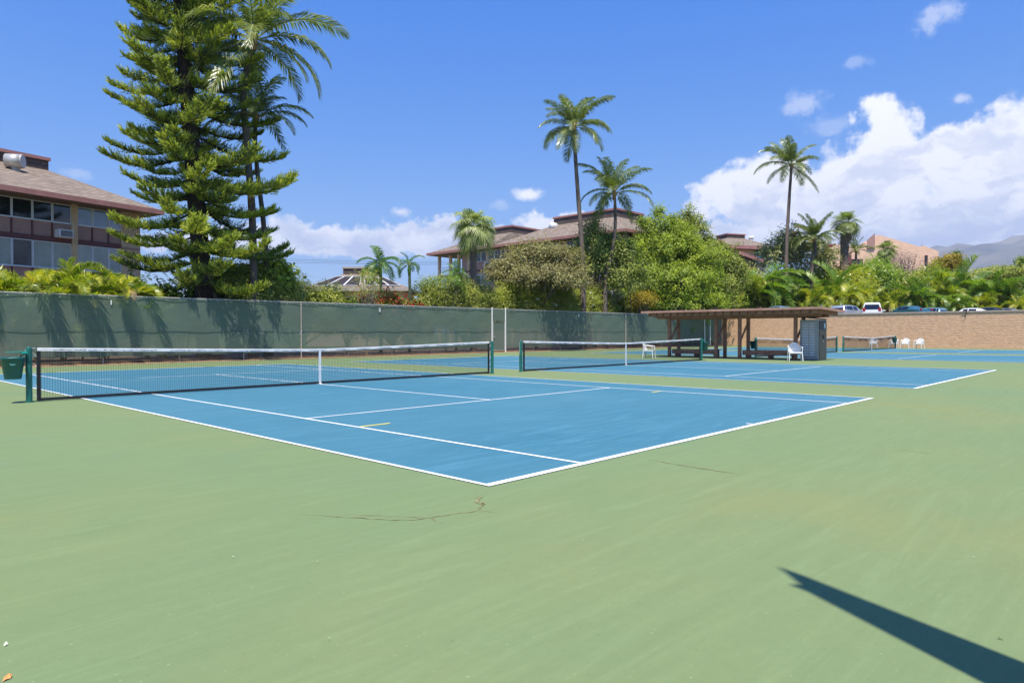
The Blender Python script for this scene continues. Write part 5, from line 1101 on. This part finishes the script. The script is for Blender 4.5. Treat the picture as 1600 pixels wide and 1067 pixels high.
# fronds of a palm reaching over the fence near the wall end (their shadow falls on the cloth)
areca(57.2, 31.6, .05, 'areca palm behind the far gate above the shelter roof', AG+' far end', 2.6, 30, 71, areg_set(), 1.0, stems=6)
rA = bpy.data.objects['areca_palm.006']
for k in range(4): over(rA, -.6+.5*k, -2.1, 3.1, -90+(-20, 5, 20, -8)[k], (42, 22, 42, 2)[k], .8, areg_set())

# ---- hedges and shrubs behind the fence
def hedge(name, xa, xb, yc, zt, n, mt, label, seed, size=.17, asp=.22, cl=(.14, 12), extra=(), depth=.7, cat='hedge', upward=1.4):
    rg = random.Random(seed); lobes = []; L_ = xb-xa; k = max(2, int(L_/.9))
    for i in range(k): hz = zt(xa+L_*(i+.5)/k) if callable(zt) else zt; hz *= rg.uniform(1.02, 1.14); lobes.append(((L_*(i+.5)/k-L_/2, rg.uniform(-.1, .1), hz*.55), (1.05, depth, hz*.50)))
    return bush(name, base=((xa+xb)/2, yc), z0=.05, lobes=lobes, n=int(n*1.7), size=size, asp=asp, mt=mt, label=label, cat=cat, nl=int(L_*7), trunk=.05, clump=cl, seed=seed, shell=.55, upward=upward, extra=extra, bark=mat('pale_cane_bark', (.32, .27, .16), .85, .3, 5))
hedge('oleander_hedge', 12.6, 18.2, 31.2, lambda x: 4.45-.20*(x-12.6), 24000, L_HEDGE, 'yellow green oleander hedge between the tall palms and the solar roof', 1)
hedge('oleander_hedge', 17.9, 20.0, 31.3, 3.2, 4500, L_SEAG, 'low dark green stretch of hedge left of the red flowers', 2, asp=.4)
hedge('bougainvillea_hedge', 19.8, 25.0, 31.3, 3.25, 11000, L_OLIVE, 'hedge speckled with red bougainvillea under the solar roof', 3, asp=.45, extra=(('flowers', .55, L_RED, .17),))
hedge('oleander_hedge', 24.6, 33.0, 31.0, 4.25, 30000, L_HEDGE, 'oleander hedge behind the gate below the fan palm', 4)
hedge('oleander_hedge', 32.8, 45.5, 31.0, 4.5, 44000, L_HEDGE, 'oleander hedge with a few white blooms below the round brown bush', 5, extra=(('flowers', .012, WHITEP, .15),))
hedge('dark_hedge', 45.2, 62.3, 32.2, 4.3, 14000, L_OLIVE, 'dark hedge behind the fence above the left end of the shelter', 6, size=.24, asp=.5)
hedge('dark_hedge', -2, 12.8, 32.6, 3.3, 14000, L_SEAG, 'dark green undergrowth behind the areca palms at left', 7, size=.22, asp=.6)
# leafy sea-grape bush behind the two tall palms
def lb_(d, items):   # lobes from picture columns / rows at distance d
    u0 = items[0][0]; x0, y0 = at(u0, d); out = []
    for (u, v, ru, rv, dd) in items:
        x, y = at(u, d+dd); k = (d+dd)/FPX; out.append(((x-x0, y-y0, zat(v, d+dd, u)), (ru*k, ru*k*.9, rv*k)))
    return out
bush('sea_grape', 425, 38.6, lb_(38.6, [(432, 440, 32, 26, 0), (385, 450, 36, 26, 1), (350, 450, 40, 24, 1.5)]), 10000, .24, .8, L_BIG, 'round leaved sea grape bush behind the two left coconut palms', 'tree', seed=11, clump=(.3, 20))
bush('leafless_shrub', 697, 46.3, lb_(46.3, [(697, 446, 38, 14, 0), (665, 452, 20, 14, 0)]), 2600, .14, .35, L_SEAG, 'open twiggy shrub right of the red flowers', 'shrub', seed=12, nl=60, trunk=.05, clump=(.2, 12))
bush('twiggy_shrub', 573, 41, lb_(41, [(573, 450, 22, 26, 0)]), 700, .12, .4, L_HEDGE, 'nearly bare branching shrub rising in front of the solar roof', 'shrub', seed=13, nl=40, trunk=.05, clump=(.25, 10), bark=mat('pale_cane_bark', (.32, .27, .16)))
# trees in the middle
bush('rounded_bush', 838, 54, lb_(54, [(838, 418, 62, 36, 0), (800, 432, 44, 26, -1), (880, 425, 38, 36, 0), (850, 440, 80, 22, -1)]), 32000, .18, .5, L_BROWN, 'broad rounded olive brown bush under the roof of the middle block', 'tree', seed=14, clump=(.26, 34), nl=60)
bush('loose_tree', 930, 60, lb_(60, [(930, 395, 34, 36, 0), (905, 420, 40, 28, 0), (960, 410, 36, 40, 0), (925, 360, 14, 14, 0), (975, 440, 40, 25, 0)]), 24000, .2, .5, L_OLIVE, 'yellowing tree standing between the two middle coconut palms', 'tree', seed=15, clump=(.28, 34), nl=40)
bush('bright_green_tree', 1040, 69, lb_(69, [(1038, 415, 60, 52, 0), (1000, 425, 42, 44, -1), (1022, 362, 26, 26, 0), (1055, 375, 32, 30, 0), (1090, 425, 42, 44, 0), (1045, 450, 78, 34, -1.5), (1060, 474, 84, 18, -1), (985, 410, 24, 34, 0), (1030, 338, 10, 14, 0), (1003, 350, 8, 9, 0), (1046, 345, 7, 10, 0)]), 78000, .21, .55, L_BIG, 'large bright yellow green tree above the left end of the shelter', 'tree', seed=16, clump=(.26, 46), nl=110, trunk=.25, bark=mat('pale_limb_bark', (.34, .29, .22), .9, .2, 5))
bush('grey_green_tree', 1112, 74, lb_(74, [(1112, 410, 34, 32, 0), (1082, 372, 28, 26, 0), (1140, 435, 32, 34, 0), (1070, 352, 20, 18, 0), (1077, 334, 5, 15, 0), (1088, 348, 8, 10, 0), (1108, 455, 46, 26, -2), (1106, 378, 10, 10, 0)]), 32000, .24, .5, L_OLIVE, 'duller olive tree leaning against the right side of the bright green tree', 'tree', seed=17, clump=(.30, 36), nl=70)
bush('bare_sapling', 985, 62, lb_(62, [(985, 362, 16, 26, 0)]), 60, .1, .4, L_OLIVE, 'bare thin sapling sticking up left of the bright green tree', 'tree', seed=18, nl=16, trunk=.04, clump=(.15, 8))
bush('orange_croton', 1005, 63, lb_(63, [(1005, 472, 16, 14, 0)]), 1500, .2, .45, L_ORNG, 'orange leaved shrub over the fence left of the shelter roof', 'shrub', seed=19)
# right-hand garden beyond the wall
bush('plumeria_tree', 1232, 90, lb_(90, [(1232, 395, 30, 34, 0), (1262, 400, 34, 26, 1), (1205, 408, 24, 24, 0), (1290, 412, 20, 18, 0)]), 8000, .42, .38, L_PLUM, 'dark leaved plumeria tree round the foot of the slender palm', 'tree', seed=30, clump=(.55, 14), nl=50, extra=(('flowers', .05, L_RED, .3),))
bush('bare_pink_tree', 1412, 104, lb_(104, [(1412, 420, 30, 22, 0), (1400, 410, 16, 16, 0)]), 1500, .3, .3, L_TWIG, 'leafless pinkish tree in front of the tan building', 'tree', seed=31, nl=120, trunk=.16, clump=(.6, 8), bark=mat('pinkish_twig_bark', (.30, .21, .18), .9))
bush('bare_twig_tree', 1357, 104, lb_(104, [(1357, 418, 14, 14, 0)]), 250, .25, .3, L_TWIG, 'small leafless tree left of the squat fan palm', 'tree', seed=32, nl=40, trunk=.1, clump=(.4, 6), bark=mat('pinkish_twig_bark', (.30, .21, .18)))
bush('orange_tree', 1484, 110, lb_(110, [(1484, 414, 18, 14, 0), (1470, 420, 14, 12, 0)]), 3500, .35, .5, L_ORNG, 'tree with orange flowers against the mountain foot', 'tree', seed=33, clump=(.45, 12))
bush('conical_tree', 1493, 122, lb_(122, [(1493, 412, 8, 11, 0), (1493, 402, 4, 7, 0)]), 3000, .3, .4, L_SEAG, 'small dark pointed tree against the mountain', 'tree', seed=34, clump=(.3, 14))
bush('monkeypod_tree', 1545, 92, lb_(92, [(1545, 440, 44, 18, 0), (1505, 446, 32, 18, 0), (1585, 438, 34, 20, 0), (1560, 426, 30, 8, 1), (1530, 455, 40, 16, -1), (1600, 450, 34, 26, 0), (1650, 440, 50, 30, 0)]), 30000, .32, .45, L_OLIVE, 'wide layered olive tree at the right edge before the mountain', 'tree', seed=35, clump=(.5, 18), flat=.25, nl=70, trunk=.3)
bush('roadside_tree', 1597, 100, lb_(100, [(1600, 415, 9, 11, 0)]), 1500, .3, .5, L_SEAG, 'dark small tree cut by the right edge of the picture', 'tree', seed=36, clump=(.3, 12))
for i, (u, v, ru, rv, d, mt_, lb2, n, sz) in enumerate([
    (1150, 452, 40, 36, 80, L_OLIVE, 'mixed green shrub above the middle of the shelter roof', 11000, .30), (1205, 460, 44, 28, 82, L_SEAG, 'dark shrub between areca palms above the shelter roof', 9000, .32),
    (1262, 452, 44, 34, 84, L_AREG, 'yellow green shrub under the plumeria tree', 11000, .32), (1318, 452, 44, 34, 84, L_AREC, 'golden shrub above the silver hatchback', 12000, .32), (1365, 446, 40, 38, 86, L_AREG, 'leafy green shrub above the white sport utility vehicle', 12000, .32),
    (1418, 462, 34, 30, 86, L_OLIVE, 'shrub in front of the bare pinkish tree', 8000, .32), (1455, 446, 30, 30, 88, L_AREC, 'yellow shrub at the right corner of the tan building', 7000, .32), (1500, 466, 40, 22, 84, L_SEAG, 'dark shrub behind the pale blue car', 7000, .32),
    (1580, 468, 46, 20, 84, L_SEAG, 'dark shrub behind the grey car', 7000, .32), (1120, 470, 40, 24, 77, L_OLIVE, 'low shrub directly above the left half of the shelter roof', 8000, .26)]):
    d += 7; bush('garden_shrub', u, d, lb_(d, [(u, v, ru, rv, 0), (u-ru*.5, v+8, ru*.7, rv*.8, 0), (u+ru*.5, v+6, ru*.7, rv*.8, .8)]), n, sz, .45, mt_, lb2, 'shrub', 'garden shrubs beyond the tan wall', seed=50+i, clump=(.5, 18), nl=16, z0=0)
AR = 'areca palms beyond the tan wall'
rows = [(1160, 79, 425, 0, 'areca palm above the shelter roof, leftmost beyond the wall'), (1186, 80, 418, 1, 'areca palm with tall fronds below the tan hip roof house'), (1210, 81, 432, 0, 'areca palm left of the slender coconut trunk'), (1240, 80, 440, 1, 'areca palm at the foot of the slender coconut palm'),
        (1268, 79, 448, 0, 'areca palm above the right end of the shelter roof'), (1290, 84, 425, 1, 'areca palm with broad bluish fronds below the shaggy fan palm'), (1312, 80, 446, 0, 'golden areca palm behind the silver hatchback'), (1338, 82, 438, 0, 'golden areca palm behind the gap between silver and white cars'),
        (1362, 81, 446, 0, 'areca palm right behind the white sport utility vehicle'), (1388, 80, 450, 0, 'areca palm between the white and teal cars'), (1432, 82, 440, 1, 'areca palm with long fronds above the hooked dead branch'), (1470, 84, 425, 0, 'yellow tipped areca palm in front of the tan building corner'),
        (1488, 80, 455, 1, 'areca palm behind the pale blue car'), (1516, 85, 425, 1, 'tall fan like palm standing before the mountain'), (1540, 80, 462, 0, 'areca palm behind the dark saloon'), (1566, 82, 435, 1, 'green areca palm with a pale stem near the right edge'), (1590, 80, 455, 0, 'areca palm cut by the right edge of the picture')]
for i, (u, d, v, g, lb3) in enumerate(rows):
    x, y = at(u, d); h = zat(v, d, u)-2.75; areca(x, y, 2.75, lb3, AR, h*.72, 34, 200+i, areg_set() if g else arec_set(), max(.9, h*.30), stems=5, spread=.9)
